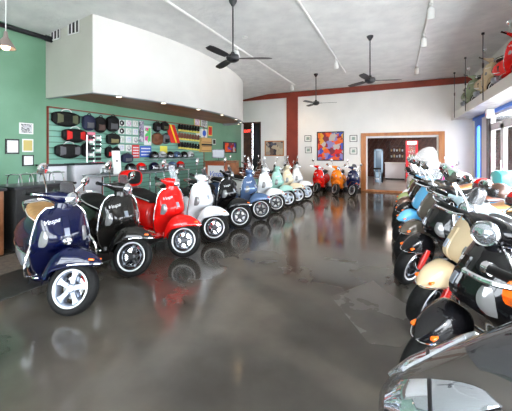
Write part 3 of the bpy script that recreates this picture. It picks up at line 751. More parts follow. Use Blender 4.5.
for x, wd, zb, zt in ((-.42, .26, .3, .6), (-.6, .27, .22, .5), (-.8, .26, .22, .55), (-1.0, .25, .26, .72), (-1.3, .26, .34, .8), (-1.6, .2, .5, .82), (-1.8, .08, .62, .78)): r.append(ring((x, 0, (zb + zt) / 2), wd, (zt - zb) / 2, 24, .7))
loft(b, r); obj('rear_body', b, PM, mx_, sharp=70)
b = B(); r = []
for x, wd, zb, zt in ((-.78, .08, .6, .74), (-.9, .15, .7, .82), (-1.15, .18, .76, .84), (-1.3, .17, .8, .93), (-1.6, .13, .82, .94), (-1.7, .06, .84, .9)): r.append(ring((x, 0, (zb + zt) / 2), wd, (zt - zb) / 2, 20, .7))
loft(b, r); obj('seat', b, M['seatblack'], mx_)
for nm, cx in (('front_wheel', .05), ('rear_wheel', -1.45)):
    T = Matrix.Translation((cx, 0, .28)) @ WX
    b = B(); lathe(b, [(.18, -.05), (.23, -.065), (.27, -.045), (.28, 0), (.27, .045), (.23, .065), (.18, .05)], T, 36); wv = obj(nm, b, M['rubber'], mx_)
    b = B(); lathe(b, [(.001, -.04), (.05, -.045), (.06, -.02), (.16, -.03), (.185, -.05), (.185, .05), (.16, .03), (.06, .02), (.05, .045), (.001, .04)], T, 30); obj('wheel_rim', b, M['silver'], wv)
b = B(); rings = []
for i in range(17):
    t = i / 16; a = math.radians(5 + 150 * t); R = .31; rings.append([(.05 + R * math.cos(a) * k_, y_, .28 + R * math.sin(a) * k_) for y_, k_ in ((-.085, .86), (-.08, .97), (0, 1.02), (.08, .97), (.085, .86), (.07, .9), (0, .98), (-.07, .9))])
loft(b, rings); obj('front_mudguard', b, PM, mx_)
b = B()
for s in (-1, 1): tube(b, [(.05, s * .09, .28), (-.08, s * .09, .55)], .024, 10)
obj('fork', b, M['darkmetal'], mx_)
MH = Matrix.Translation((-.30, 0, 0)) @ Matrix.Rotation(math.radians(42), 4, 'Z') @ Matrix.Translation((.30, 0, 0))
def mh(b): bmesh.ops.transform(b, matrix=MH, verts=b.verts)
b = B()
tube(b, spline([(-.34, -.36, 1.03), (-.32, -.2, 1.03), (-.29, 0, 1.01), (-.32, .2, 1.03), (-.34, .36, 1.03)], 5), .013, 8); loft(b, [ring((-.30, 0, .93), .06, .06, 16, .8, 'z'), ring((-.30, 0, 1.0), .09, .07, 16, .8, 'z'), ring((-.30, 0, 1.05), .07, .05, 16, .8, 'z')])
for s_ in (-1, 1): loft(b, [ring((-.315, s_ * .17, 1.03), .03, .03, 12, .8, 'y'), ring((-.32, s_ * .24, 1.03), .034, .034, 12, .8, 'y')])
mh(b); obj('handlebar', b, M['black'], mx_)
for s_ in (-1, 1):
    b = B(); tube(b, [(-.32, s_ * .24, 1.03), (-.345, s_ * .37, 1.03)], .02, 12); mh(b); obj('grip', b, M['rubber'], mx_)
    b = B(); tube(b, [(-.345, s_ * .37, 1.03), (-.35, s_ * .40, 1.03)], .026, 14); mh(b); obj('bar_end', b, M['chrome'], mx_)
    b = B(); tube(b, spline([(-.27, s_ * .18, 1.04), (-.20, s_ * .26, 1.04), (-.22, s_ * .38, 1.035)], 5), [.011] * 10 + [.014], 8); mh(b); obj('brake_lever', b, M['chrome'], mx_)
    b = B(); loft(b, [ring((-.28, s_ * .19, 1.0), .03, .03, 12, 1, 'y'), ring((-.28, s_ * .22, 1.0), .045, .045, 14, 1, 'y'), ring((-.28, s_ * .25, 1.0), .045, .045, 14, 1, 'y')]); mh(b); obj('indicator', b, M['amber'], mx_, label='round amber indicator')

# ------------------------------------------------------------------ hanging shelf on the right
sh = thing('hanging_shelf', 'long white shelf hung on black rods above the windows', 'shelf', (0, 0, 0))
b = B(); box(b, 1.7, RX, 2.0, 12.15, 2.6, 2.76, bev=.006); obj('shelf_board', b, noisy(mat('shelf_board', (.6, .58, .55), .4), (.42, .40, .38), (.62, .60, .57), 6, 5), sh)
b = B(); box(b, 1.68, 1.7, 2.0, 12.15, 2.57, 2.79); obj('shelf_fascia', b, mat('brushed_fascia', (.62, .60, .58), .35, .3), sh)
for y in (11.4, 9.7, 7.87, 5.9, 4.0):
    b = B(); tube(b, [(1.66, y, 2.6), (1.66, y, CZ)], .009, 8); tube(b, [(1.66, y, CZ - .04), (1.66, y, CZ)], .03, 10); tube(b, [(1.66, y, 3.3), (1.66, y, 3.4)], .018, 8); obj('hanging_rod', b, M['base'], sh)
t = thing('wall_speaker', 'small white speaker on the right wall under the shelf', 'speaker', (2.1, 9.3, 2.57))
boxobj('speaker_case', (-.08, .08, -.08, .08, -.22, 0), M['paper'], t, .01); boxobj('red_label', (-.083, -.08, -.05, .05, -.18, -.1), M['redspring'], t)

# ------------------------------------------------------------------ back wall pictures
def framed(name, X0, X1, Z0, Z1, Y, label, cat, fm, art, group=None, mat_w=.0, fw=.03):
    t = thing(name, label, cat, ((X0 + X1) / 2, Y, Z0), 0, group); h = (X1 - X0) / 2; H = Z1 - Z0
    b = B()
    box(b, -h, h, -.03, 0, 0, fw); box(b, -h, h, -.03, 0, H - fw, H); box(b, -h, -h + fw, -.03, 0, fw, H - fw); box(b, h - fw, h, -.03, 0, fw, H - fw)
    obj('frame', b, fm, t, False)
    if mat_w:
        boxobj('mount', (-h + fw, h - fw, -.012, -.001, fw, H - fw), M['paper'], t)
    e = fw + mat_w
    b = B(); box(b, -h + e, h - e, -.016, -.001, e, H - e); obj('picture', b, art, t, False)
    return t
def artmat(name, cols, scale=3, seed=0):
    m = bpy.data.materials.new(name); m.use_nodes = True; n = m.node_tree.nodes; l = m.node_tree.links; bs = n['Principled BSDF']; bs.inputs['Roughness'].default_value = .6
    tc = n.new('ShaderNodeTexCoord'); mp = n.new('ShaderNodeMapping'); mp.inputs['Location'].default_value = (seed * 3.1, seed, seed * 1.7)
    l.new(tc.outputs['Object'], mp.inputs[0])
    nz = n.new('ShaderNodeTexNoise'); nz.inputs['Scale'].default_value = scale * .8; l.new(mp.outputs[0], nz.inputs['Vector'])
    mxn = n.new('ShaderNodeMix'); mxn.data_type = 'VECTOR'; mxn.inputs['Factor'].default_value = .25
    l.new(mp.outputs[0], mxn.inputs[4]); l.new(nz.outputs['Color'], mxn.inputs[5])
    v = n.new('ShaderNodeTexVoronoi'); v.inputs['Scale'].default_value = scale; l.new(mxn.outputs[1], v.inputs['Vector'])
    sp = n.new('ShaderNodeSeparateColor'); l.new(v.outputs['Color'], sp.inputs[0])
    r = n.new('ShaderNodeValToRGB'); r.color_ramp.interpolation = 'CONSTANT'
    while len(r.color_ramp.elements) < len(cols): r.color_ramp.elements.new(.5)
    for i, c in enumerate(cols): r.color_ramp.elements[i].position = i / len(cols); r.color_ramp.elements[i].color = (*c, 1)
    l.new(sp.outputs[0], r.inputs[0]); l.new(r.outputs[0], bs.inputs['Base Color'])
    return m
A1 = artmat('abstract_painting', [(.65, .015, .01), (.8, .16, .01), (.05, .08, .45), (.3, .01, .015), (.75, .35, .03), (.2, .02, .04), (.25, .22, .5), (.8, .1, .01), (.5, .45, .42)], 7, 2)
x0, z1 = on_y(317, 132, BY); x1, z0 = on_y(344, 161, BY)
framed('painting', x0, x1, z0, z1, BY, 'large colourful abstract painting in a black frame on the back wall', 'painting', M['base'], A1, fw=.04)
AG = artmat('small_print', [(.3, .4, .35), (.6, .6, .5), (.2, .2, .2), (.7, .7, .65)], 14, 2)
for (a, c, lab) in ((308, 138.5, 'upper small framed print left of the painting'), (308.5, 150, 'lower small framed print left of the painting'), (353.5, 138.5, 'upper small framed print right of the painting'), (353.5, 151, 'lower small framed print right of the painting')):
    x, z = on_y(a, c, BY); framed('framed_print', x - .14, x + .14, z - .13, z + .13, BY, lab, 'picture', M['base'], AG, 'small prints around the painting', .05, .02)
AP = artmat('interior_photo', [(.05, .04, .05), (.15, .1, .08), (.35, .3, .25), (.08, .1, .14), (.5, .42, .3)], 7, 4)
x0, z1 = on_y(265, 141, BY); x1, z0 = on_y(284, 156, BY)
framed('framed_photograph', x0, x1, z0, z1, BY, 'wide dark group photograph in wooden frame left of the red pilaster', 'picture', M['orangewood'], AP, None, 0, .04)

# ------------------------------------------------------------------ room through the doorway
b = B(); box(b, -3.2, 5.0, BY + .18, 20, -.2, 0.0); struct('floor_back_room', b, noisy(mat('back_room_tiles', (.2, .18, .17), .35), (.17, .15, .14), (.22, .2, .185), 1))
b = B(); box(b, -3.2, 5.0, BY + .18, 20, 2.6, 2.7); struct('ceiling_back_room', b, M['matblack'])
mw = noisy(mat('red_wood_slats', (.2, .06, .04), .5), (.07, .018, .012), (.15, .045, .025), 12, 3, stretch=(1, 1, 1))
b = B(); box(b, -3.2, 5, 19.8, 20, 0, 2.6)
struct('wall_back_room', b, mw)
b = B(); box(b, -3.3, -3.2, BY + .18, 20, 0, 2.6); struct('wall_back_room_left', b, M['matblack'])
b = B(); box(b, 5, 5.1, BY + .18, 20, 0, 2.6); struct('wall_back_room_right', b, mw)
b = B()
for i in range(26):
    x = -3.1 + i * .255; tube(b, [(x, 19.78, .0), (x + 1.5, 19.78, 2.6)], .03, 4)
struct('trim_9', b, mat('dark_slat', (.13, .045, .025), .4), True)
X0, zt = on_y(385, 163, 17.8); X1, _ = on_y(405, 163, 17.8)
ct = thing('cafe_counter', 'white cafe counter seen through the orange doorway', 'counter', ((X0 + X1) / 2, 18.05, 0))
h = (X1 - X0) / 2
boxobj('counter_body', (-h, h, -.25, .25, .08, .88), M['laminate'], ct, .01); boxobj('worktop', (-h - .03, h + .03, -.28, .28, .88, .93), M['paper'], ct, .01); boxobj('plinth', (-h + .03, h - .03, -.22, .22, 0, .08), M['base'], ct)
X0, zt = on_y(390, 147, 19.5); X1, zb = on_y(404, 158, 19.5)
b = B()
for k in range(3): z = zb + k * .35; box(b, X0, X1, 19.5, 19.78, z, z + .03)
box(b, X0 - .03, X0, 19.5, 19.78, zb - .1, zb + 1.0); box(b, X1, X1 + .03, 19.5, 19.78, zb - .1, zb + 1.0)
tag(obj('wall_shelf', b, M['darkwood']), 'dark wall shelf holding cups behind the cafe counter', 'shelf')
for k in range(2):
    for i in range(5):
        x = X0 + .08 + (X1 - X0 - .16) * i / 4; z = zb + k * .35 + .03; b = B(); lathe(b, [(.001, 0), (.035, 0), (.05, .12 + .04 * (i % 2)), (.044, .12), (.001, .01)], Matrix.Translation((x, 19.62, z)), 12)
        tag(obj('cup', b, [M['paper'], cm('tan_ceramic', (.7, .5, .25)), M['laminate']][(i + k) % 3]), 'cup on the %s dark shelf behind the cafe counter, %s from the left' % (['lower', 'middle'][k], ['first', 'second', 'third', 'fourth', 'fifth'][i]), 'cup', 'cups on the cafe shelf')
X0, zt = on_y(406, 141.5, 16.6); X1, _ = on_y(418, 141, 16.6)
fr_ = thing('drinks_cooler', 'red upright drinks cooler with glass door in the back room', 'fridge', ((X0 + X1) / 2, 17.0, 0)); h = (X1 - X0) / 2
RC = mat('cooler_red', (.65, .01, .02), .3)
b = B(); box(b, -h, -h + .1, -.35, .35, 0, 2.05); box(b, h - .1, h, -.35, .35, 0, 2.05); box(b, -h + .1, h - .1, -.35, .35, 1.85, 2.05); box(b, -h + .1, h - .1, -.35, .35, 0, .3); box(b, -h + .1, h - .1, .3, .35, .3, 1.85); obj('cooler_case', b, RC, fr_, False)
boxobj('header_panel', (-h + .05, h - .05, -.36, -.35, 1.87, 2.03), M['paper'], fr_)
boxobj('glass_door', (-h + .1, h - .1, -.34, -.32, .3, 1.85), M['glass'], fr_)
for k in range(4): boxobj('rack', (-h + .1, h - .1, -.3, .3, .45 + .35 * k, .46 + .35 * k), M['whiteframe'], fr_)
for k in range(4):
    for i in range(4):
        b = B(); lathe(b, [(.001, 0), (.035, 0), (.035, .13), (.015, .18), (.015, .22), (.001, .22)], Matrix.Translation(((X0 + X1) / 2 - h + .16 + i * (2 * h - .32) / 3, 16.85, .46 + .35 * k)), 10)
        tag(obj('bottle', b, [cm('bottle_green', (.05, .3, .1)), cm('bottle_brown', (.3, .1, .02)), M['paper'], RC][(i * 2 + k) % 4]), 'drink bottle in the red cooler, %s rack, %s from the left' % (['bottom', 'second', 'third', 'top'][k], ['first', 'second', 'third', 'fourth'][i]), 'bottle', 'bottles in the drinks cooler')
l = bpy.data.lights.new('back_room_light', 'AREA'); l.energy = 70; l.size = 2.5; l.color = (1, .85, .75)
lo = bpy.data.objects.new('back_room_light', l); COL.objects.link(lo); lo.location = (.8, 15.8, 2.55)
X0, zt = on_y(374, 150, 16); X1, _ = on_y(383, 150, 16)
gl = thing('side_door', 'pale blue framed glass door at the left of the back room', 'door', ((X0 + X1) / 2, 16, 0)); h = (X1 - X0) / 2
b = B(); box(b, -h, -h + .08, -.03, .03, 0, 1.65); box(b, h - .08, h, -.03, .03, 0, 1.65); box(b, -h, h, -.03, .03, 1.57, 1.65); box(b, -h, h, -.03, .03, 0, .5); obj('door_frame', b, mat('pale_blue_frame', (.35, .5, .65), .4), gl, False)
boxobj('door_glass', (-h + .08, h - .08, -.005, .005, .5, 1.57), mat('dusky_glass', (.15, .22, .3), .1), gl)
st = thing('bar_stool', 'black bar stool standing inside the doorway on the left', 'stool', (on_y(377, 180, 14.6)[0], 14.6, 0))
b = B(); lathe(b, [(.001, .72), (.17, .72), (.18, .75), (.16, .78), (.001, .78)], Matrix(), 20); obj('seat', b, M['seatblack'], st)
for k in range(4):
    a = PI / 4 + k * PI / 2; b = B(); tube(b, [(.1 * math.cos(a), .1 * math.sin(a), .72), (.2 * math.cos(a), .2 * math.sin(a), 0)], .012, 8); obj('leg', b, M['chrome'], st)
b = B(); lathe(b, [(.16, .28), (.17, .28), (.17, .3), (.16, .3), (.16, .28)], Matrix(), 20); obj('foot_ring', b, M['chrome'], st)

# ------------------------------------------------------------------ slatwall and goods on the left wall
ya, z_ = on_x(46.5, 108, LX); yb = 9.2
sw = thing('slatwall', 'pale green slatwall panel with red-brown frame on the left wall', 'wall panel', (LX, 0, 0))
b = B()
for k in range(18): box(b, .008, .03, ya + .02, yb, .3 + k * .118, .3 + k * .118 + .098)
obj('slat_boards', b, M['slat'], sw, False)
b = B(); box(b, 0, .008, ya + .02, yb, .3, 2.41); obj('slat_backing', b, mat('slat_groove_shade', (.10, .22, .16), .6), sw, False)  # slat green darkened on the backing, groove shade put into the colour
b = B(); box(b, 0, .045, ya, ya + .02, .3, 2.44); box(b, 0, .045, ya, yb, 2.42, 2.44); box(b, 0, .045, yb, yb + .03, .3, 2.44); obj('frame', b, M['red'], sw, False)
SX = LX + .03
def wrect(x0, y0, x1, y1, X=SX):
    a, za = on_x(x0, y0, X); c, zb_ = on_x(x1, y1, X)
    _, m1 = on_x((x0 + x1) / 2, y0, X); _, m0 = on_x((x0 + x1) / 2, y1, X)
    return a, c, m0, m1
def bag(x0, y0, x1, y1, body, pocket, label, long=False, group='bags on the slatwall'):
    a, c, z0, z1 = wrect(x0, y0, x1, y1); h = (c - a) / 2; H = z1 - z0
    t = thing('bag', label, 'bag', (SX, (a + c) / 2, z0), 0, group); D = .14
    b = B(); r = []
    for i in range(9):
        q = i / 8; s = math.sin(PI * (.1 + .8 * q)) ** .35 if not long else math.sin(PI * (.06 + .88 * q)) ** .38
        r.append(ring((.005 + D / 2, -h + 2 * h * q, H / 2 - (.0 if not long else .06 * H * math.sin(PI * q))), D / 2 * s, H / 2 * s, 18, .55, 'y'))
    loft(b, r); obj('bag_body', b, body, t)
    for s in (-1, 1):
        b = B()
        if long: loft(b, [ring((D * .5, s * h * .55 - h * .2, H * .46), D * .55, H * .36, 14, .6, 'y'), ring((D * .52, s * h * .55 + h * .2, H * .46), D * .55, H * .34, 14, .6, 'y')])
        elif s < 0: loft(b, [ring((D * .6, -h * .6, H * .35), D * .5, H * .22, 14, .6, 'y'), ring((D * .6, h * .6, H * .35), D * .5, H * .22, 14, .6, 'y')])
        else: b.free(); continue
        obj('pocket', b, pocket, t)
    b = B(); tube(b, spline([(D * .6, -h * .4, H * .9), (D * .7, -h * .2, H * 1.06), (D * .7, h * .2, H * 1.06), (D * .6, h * .4, H * .9)], 4), .01, 6); obj('strap', b, M['paper'] if long else M['black'], t)
cb = M['seatblack']; navy = cm('navy_cloth', (.015, .02, .06), .7); ol = cm('olive_cloth', (.12, .13, .07), .8); rc = cm('red_cloth', (.75, .02, .015), .6); gy = cm('grey_cloth', (.12, .12, .13), .7)
bag(50, 111, 77, 126, cb, ol, 'long black and olive saddle bag at the top left of the slatwall', True)
bag(81, 115, 92, 131, navy, gy, 'navy shoulder bag to the right of the olive saddle bag')
bag(93, 117, 103, 133, cb, cm('brown_cloth', (.09, .05, .04), .7), 'dark brown bag between the navy bag and the large backpack')
bag(60, 128, 84, 142, cb, rc, 'red and black saddle bag on the slatwall', True)
bag(53, 143, 79, 157.5, cb, gy, 'all-black saddle bag under the red one', True)
bag(105, 116, 116, 132, cb, gy, 'large black backpack hanging in the upper row of the slatwall')
bag(105, 133.5, 117, 145, cb, cm('khaki_cloth', (.25, .22, .1), .7), 'black case with khaki panel hanging below the backpack')
bag(80, 143, 88, 157, cb, gy, 'small black bag right of the all-black saddle bag')
bag(151, 133, 160, 145, cm('brown_leather_bag', (.2, .07, .03), .5), cm('brown_leather_bag', (.2, .07, .03), .5), 'brown leather bag hanging near the glove racks')
bag(152, 122, 158, 132, cb, gy, 'small black pouch above the brown leather bag')
bag(104, 146.5, 110, 158, cb, rc, 'small black bag with red pockets under the khaki panelled case')
bag(111, 147, 117, 158, cb, gy, 'small black bag below the khaki panelled case, next to the square packs')
bag(120, 153.5, 130, 163, navy, gy, 'wide navy bag low on the slatwall under the square packs')
bag(159.5, 122, 166, 131, cb, ol, 'small olive and black pouch left of the slanting racing banner')
bag(160.5, 134, 167, 144, gy, cb, 'small grey pouch beside the brown leather bag')
def card(x0, y0, x1, y1, m, label, name='poster', cat='poster', group=None, frame=None, X=SX, inner=None, th=.012):
    a, c, z0, z1 = wrect(x0, y0, x1, y1, X)
    t = thing(name, label, cat, (X, (a + c) / 2, z0), 0, group); h = (c - a) / 2; H = z1 - z0
    boxobj('board', (0, th, -h, h, 0, H), frame or m, t)
    if inner is not None: boxobj('print', (th, th + .002, -h * .8, h * .8, H * .1, H * .9), inner, t)
    return t, h, H
rnd = random.Random(3)
pk = [artmat('pack_print_%s' % n_, cs, 30, i) for i, (n_, cs) in enumerate((('grey', [(.7, .7, .7), (.1, .1, .1), (.5, .5, .55)]), ('pink', [(.7, .5, .7), (.85, .85, .9), (.6, .3, .4)]), ('green', [(.2, .4, .2), (.7, .75, .7), (.8, .8, .8)]), ('blue', [(.5, .6, .85), (.85, .85, .9), (.7, .7, .8)])))]
rown = ['top', 'second', 'third', 'bottom']
for j, (y0, y1) in enumerate(((120, 126), (128, 134), (136, 142.5), (144.5, 151))):
    for i, (x0, x1) in enumerate(((118, 124), (125.5, 131), (132.5, 137.5))):
        if i == 2 and j == 3: continue
        t, h, H = card(x0, y0 + i * .4, x1, y1 + i * .4, M['paper'], 'small square blister pack on the slatwall, %s row, %s column right of the backpack' % (rown[j], ['first', 'second', 'third'][i]), 'blister_pack', 'package', 'square packs on the slatwall', None, SX, None, .02)
        b = B(); lathe(b, [(.05, 0), (.07, .015), (.04, .02), (.03, .0)], Matrix.Translation((.02, 0, H / 2)) @ Matrix.Rotation(PI / 2, 4, 'Y'), 16); obj('gauge', b, M['black'] if i == 0 and j < 2 else pk[(i + j) % 4], t)
t, h, H = card(132, 145, 139, 158, cm('sign_red', (.7, .03, .03)), 'red sign with white lettering next to the blue sign', 'sign', 'sign')
b = B()
for k in range(4): 
    for q in range(3): box(b, .012, .015, -h * .8 + q * h * .55, -h * .8 + q * h * .55 + h * .45, H * (.12 + .21 * k), H * (.12 + .21 * k) + H * .1)
obj('lettering', b, M['paper'], t, False)
t, h, H = card(140, 146, 151, 157, cm('sign_blue', (.03, .12, .6)), 'blue sign with rows of white lettering', 'sign', 'sign')
b = B()
for k in range(3):
    for q in range(5): box(b, .012, .015, -h * .85 + q * h * .34, -h * .85 + q * h * .34 + h * .28, H * (.15 + .28 * k), H * (.15 + .28 * k) + H * .12)
obj('lettering', b, M['paper'], t, False)
card(139, 121, 143.5, 142, artmat('purple_banner', [(.25, .22, .32), (.6, .6, .65), (.1, .1, .12), (.4, .35, .5)], 14, 3), 'narrow vertical grey and purple banner on the slatwall', 'banner', 'banner')
card(144, 126, 151, 145, M['paper'], 'white poster with red and green blotches', 'poster', 'poster', None, None, SX, artmat('blotch_poster', [(.85, .85, .85), (.8, .05, .1), (.1, .6, .15), (.9, .9, .9), (.8, .1, .4)], 9, 5))
card(85, 132, 95, 141, cm('pink_card', (.9, .25, .35)), 'pink card pinned beside the red saddle bag', 'card', 'card')
card(160, 146, 167, 153, cm('yellow_card', (.85, .75, .1)), 'yellow card near the brown leather bag', 'card', 'card')
card(194, 118.5, 200, 126, cm('yellow_poster', (.85, .7, .15)), 'yellow poster above the gloves', 'poster', 'poster', 'posters above the gloves', None, SX, pk[1])
card(201, 119, 207, 127, M['paper'], 'white poster above the blue emblem sign', 'poster', 'poster', 'posters above the gloves', None, SX, pk[0])
card(196, 129, 200.5, 136, M['paper'], 'small white poster left of the blue emblem sign', 'poster', 'poster', 'posters above the gloves')
t, h, H = card(201, 129, 207, 137.5, M['paper'], 'white sign with round blue emblem', 'sign', 'sign')
b = B(); lathe(b, [(.001, .012), (.11, .012), (.11, .004)], Matrix.Translation((.005, 0, H / 2)) @ Matrix.Rotation(PI / 2, 4, 'Y'), 24); obj('emblem', b, cm('sign_blue', (0, 0, 0)), t)
card(208, 126, 212, 136, cm('yellow_poster', (0, 0, 0)), 'narrow yellow and red poster right of the blue emblem sign', 'poster', 'poster', None, None, LX, cm('red_cloth', (0, 0, 0)))
card(212.5, 139, 215.5, 144.5, M['paper'], 'small white switch plate on the green wall beyond the posters', 'switch_plate', 'switch', None, None, LX, M['black'])
# left end frames
card(19, 123, 33, 134, M['paper'], 'white certificate highest on the green wall at left', 'certificate', 'certificate', 'papers on the green wall', None, LX, pk[0])
card(5, 139, 18.5, 154, M['black'], 'certificate in black frame at the left edge of the green wall', 'certificate', 'certificate', 'papers on the green wall', M['black'], LX, M['paper'], .03)
card(22, 139, 33, 152, M['paper'], 'certificate with a mustard yellow panel on the green wall', 'certificate', 'certificate', 'papers on the green wall', None, LX, cm('mustard', (.6, .48, .15)))
card(22, 155, 33, 166, M['black'], 'lowest black-framed certificate on the green wall', 'certificate', 'certificate', 'papers on the green wall', M['black'], LX, M['paper'], .03)
# painting at the far end of the left wall
t, h, H = card(223, 142, 236, 153, M['base'], 'wide red and blue painting at the far end of the green wall', 'painting', 'painting', None, None, LX, A1, .03)
# red and yellow racing banner
a, c, z0, z1 = wrect(168, 125, 176, 143)
t = thing('racing_banner', 'slanting red and yellow striped banner beside the gloves', 'banner', (SX + .08, (a + c) / 2, z0))
for k, (o0, o1, mm) in enumerate(((-.24, -.04, cm('red_cloth', (0, 0, 0))), (-.04, .03, cm('yellow_stripe', (1, .7, .02))), (.03, .18, cm('red_cloth', (0, 0, 0))))):
    b = B(); r = []
    for i in range(7):
        q = i / 6; H = z1 - z0; sh_ = .12 - .28 * q; r.append([(.0, o0 + sh_, H * q), (.0, o1 + sh_, H * q), (-.02, o1 + sh_, H * q), (-.02, o0 + sh_, H * q)])
    loft(b, r); obj('stripe', b, mm, t, False)
# gloves: three rows
gproto = None
def make_glove():
    t = thing('glove', 'x', 'glove')
    b = B(); loft(b, [ring((0, 0, -.22), .045, .05, 12, .8, 'z'), ring((0, 0, -.16), .04, .045, 12, .8, 'z')]); obj('cuff', b, cm('glove_yellow', (.85, .75, .15)), t)
    b = B(); loft(b, [ring((0, 0, -.16), .03, .042, 12, .8, 'z'), ring((0, 0, -.1), .033, .055, 12, .8, 'z'), ring((0, 0, -.06), .028, .055, 12, .8, 'z')])
    for k, L in enumerate((.075, .09, .085, .065)): y = -.041 + k * .027; tube(b, [(0, y, -.07), (.005, y * 1.15, -.07 + L * .6), (.015, y * 1.2, -.07 + L)], [.014, .013, .009], 8)
    tube(b, [(0, -.045, -.14), (.01, -.075, -.1), (.015, -.085, -.06)], [.016, .014, .01], 8)
    o = obj('glove_hand', b, M['seatblack'], t); return t
g0 = make_glove(); gl_list = []
rows = [(126, 8, M['seatblack'], 'black'), (134.5, 8, M['seatbrown'], 'brown'), (143.5, 8, M['seatblack'], 'dark')]
for j, (py, n_, mm, cn) in enumerate(rows):
    for i in range(n_):
        px = 178 + i * 19 / (n_ - 1); gl_list.append((px, py + i * .35, j, i, mm, cn))
nth = ['first', 'second', 'third', 'fourth', 'fifth', 'sixth', 'seventh', 'eighth', 'ninth']
for k, (px, py, j, i, mm, cn) in enumerate(gl_list):
    t = g0 if k == len(gl_list) - 1 else copy_tree(g0)
    Y, z = on_x(px, py, SX); t.location = (SX + .06, Y, z + .05 - .0); t.scale = (1.0,) * 3
    tag(t, '%s riding glove in the %s glove row, %s from the left' % (cn, ['top', 'middle', 'bottom'][j], nth[i]), 'glove', 'gloves on the slatwall')
    for ch in t.children:
        if ch.name.startswith('glove_hand'): ch.material_slots[0].link = 'OBJECT'; ch.material_slots[0].material = mm
for j, py in enumerate((126, 134.5, 143.5)):
    Ya, z = on_x(176, py, SX); Yb, _ = on_x(199, py, SX); b = B(); tube(b, [(SX + .06, Ya, z - .06), (SX + .06, Yb, z - .06)], .008); tube(b, [(SX, Ya, z - .06), (SX + .06, Ya, z - .06)], .008); tube(b, [(SX, Yb, z - .06), (SX + .06, Yb, z - .06)], .008)
    tag(obj('glove_rail', b, M['chrome']), 'chrome rail carrying the %s row of gloves' % ['top', 'middle', 'bottom'][j], 'rail', 'glove rails')
# amber display cabinet
t, h, H = card(199, 138, 209, 152, cm('amber_cabinet', (.7, .42, .15)), 'small amber display case on the wall right of the gloves', 'display_case', 'display case', None, None, SX, None, .12)
b = B(); 
for k in range(3): box(b, .12, .14, -h * .9, h * .9, H * .3 * k + .04, H * .3 * k + .06)
obj('case_shelf', b, M['brownwood'], t, False)
b = B(); box(b, .12, .15, -h, h, H * .45, H * .58); obj('dark_band', b, M['black'], t, False)

# helmets
def make_helmet():
    t = thing('helmet', 'x', 'helmet')
    b = B(); r = []
    for i in range(9):
        a = PI / 2 * i / 8; rr = .13 * math.cos(a) + .002; r.append([(rr * 1.08 * math.cos(q), rr * .95 * math.sin(q), .09 + .135 * math.sin(a)) for q in [2 * PI * k / 20 for k in range(20)]])
    base = [(.135 * 1.02 * math.cos(q), .12 * math.sin(q), .02 + .05 * max(0, math.cos(q))) for q in [2 * PI * k / 20 for k in range(20)]]
    loft(b, [base] + r); sh_ = obj('helmet_shell', b, PT['white'], t); sh_['paint'] = 1
    b = B(); r = []
    for i in range(5):
        z = .06 + .022 * i; r.append([(.148 * math.cos(q) * (1 - .1 * i / 4 * (i / 4)), .128 * math.sin(q), z) for q in [-1.0 + 2 * k / 10 for k in range(11)]] )
    loft(b, r, False, False); obj('visor', b, M['screen'], t)
    b = B(); loft(b, [[(.137 * 1.02 * math.cos(q), .123 * math.sin(q), .015 + .05 * max(0, math.cos(q)) + dz) for q in [2 * PI * k / 20 for k in range(20)]] for dz in (0, .018)], False); obj('rim_band', b, M['black'], t)
    return t
hp = make_helmet()
# long display counter (chrome and glass) with helmets
def display_table(y0, y1, label):
    t = thing('display_table', label, 'table', (-5.55, (y0 + y1) / 2, 0), 0, 'chrome display tables'); h = (y1 - y0) / 2
    b = B()
    boxobj('table_top', (-.3, .3, -h, h, 1.0, 1.03), cm('grey_top', (.35, .37, .4), .2), t, .004)
    boxobj('lower_shelf', (-.28, .28, -h + .02, h - .02, .45, .47), M['clear'], t)
    for s in (-1, 1):
        for q in (-1, 1): b = B(); tube(b, [(s * .28, q * (h - .02), 0), (s * .28, q * (h - .02), 1.0)], .015, 8); obj('leg', b, M['chrome'], t)
    b = B()
    for s in (-1, 1): tube(b, [(s * .3, -h, 1.02), (s * .3, h, 1.02)], .014, 8)
    obj('edge_rail', b, M['chrome'], t)
display_table(4.05, 5.35, 'chrome display table nearest the partition cabinets, with helmets on top')
display_table(5.5, 6.8, 'chrome display table beside the wood-framed service desk')
hc_ = ['white', 'gloss_black', 'red', 'mint', 'white', 'midnight_blue', 'gloss_black', 'cream', 'slate_blue', 'white', 'red', 'orange']
hl_ = ['white helmet at the near end of the first display table', 'glossy black helmet second on the first display table', 'red helmet on the first display table', 'mint helmet on the first display table', 'white helmet at the far end of the first display table', 'dark blue helmet at the near end of the second display table',
 'glossy black helmet on the second display table', 'cream helmet on the second display table', 'slate blue helmet on the second display table', 'white helmet on the second display table', 'red helmet on the second display table', 'orange helmet at the far end of the second display table']
hs_ = [copy_tree(hp) for _ in range(17)] + [hp]
def set_helmet(t, loc, rz, col, lab, grp):
    t.location = loc; t.rotation_euler = (0, 0, rz); tag(t, lab, 'helmet', grp); apply_look(t, PT[col])
for i in (0, 1, 2, 4, 5, 6, 7):
    y = [4.28, 4.9, 5.2, 0, 5.62, 5.95, 6.28, 6.6][i]
    set_helmet(hs_[i if i < 3 else i - 1], (-5.42, y, 1.03), rnd.uniform(-.5, .2), ['white', 'gloss_black', 'red', 'white', 'midnight_blue', 'white', 'slate_blue', 'red'][i], ['white helmet on the first display table beside the placard', 'glossy black helmet on the first display table', 'red helmet on the first display table', 'white helmet at the far end of the first display table', 'dark blue helmet at the near end of the second display table', 'white helmet on the second display table', 'slate blue helmet on the second display table', 'red helmet at the far end of the second display table'][i], 'helmets on the display tables')
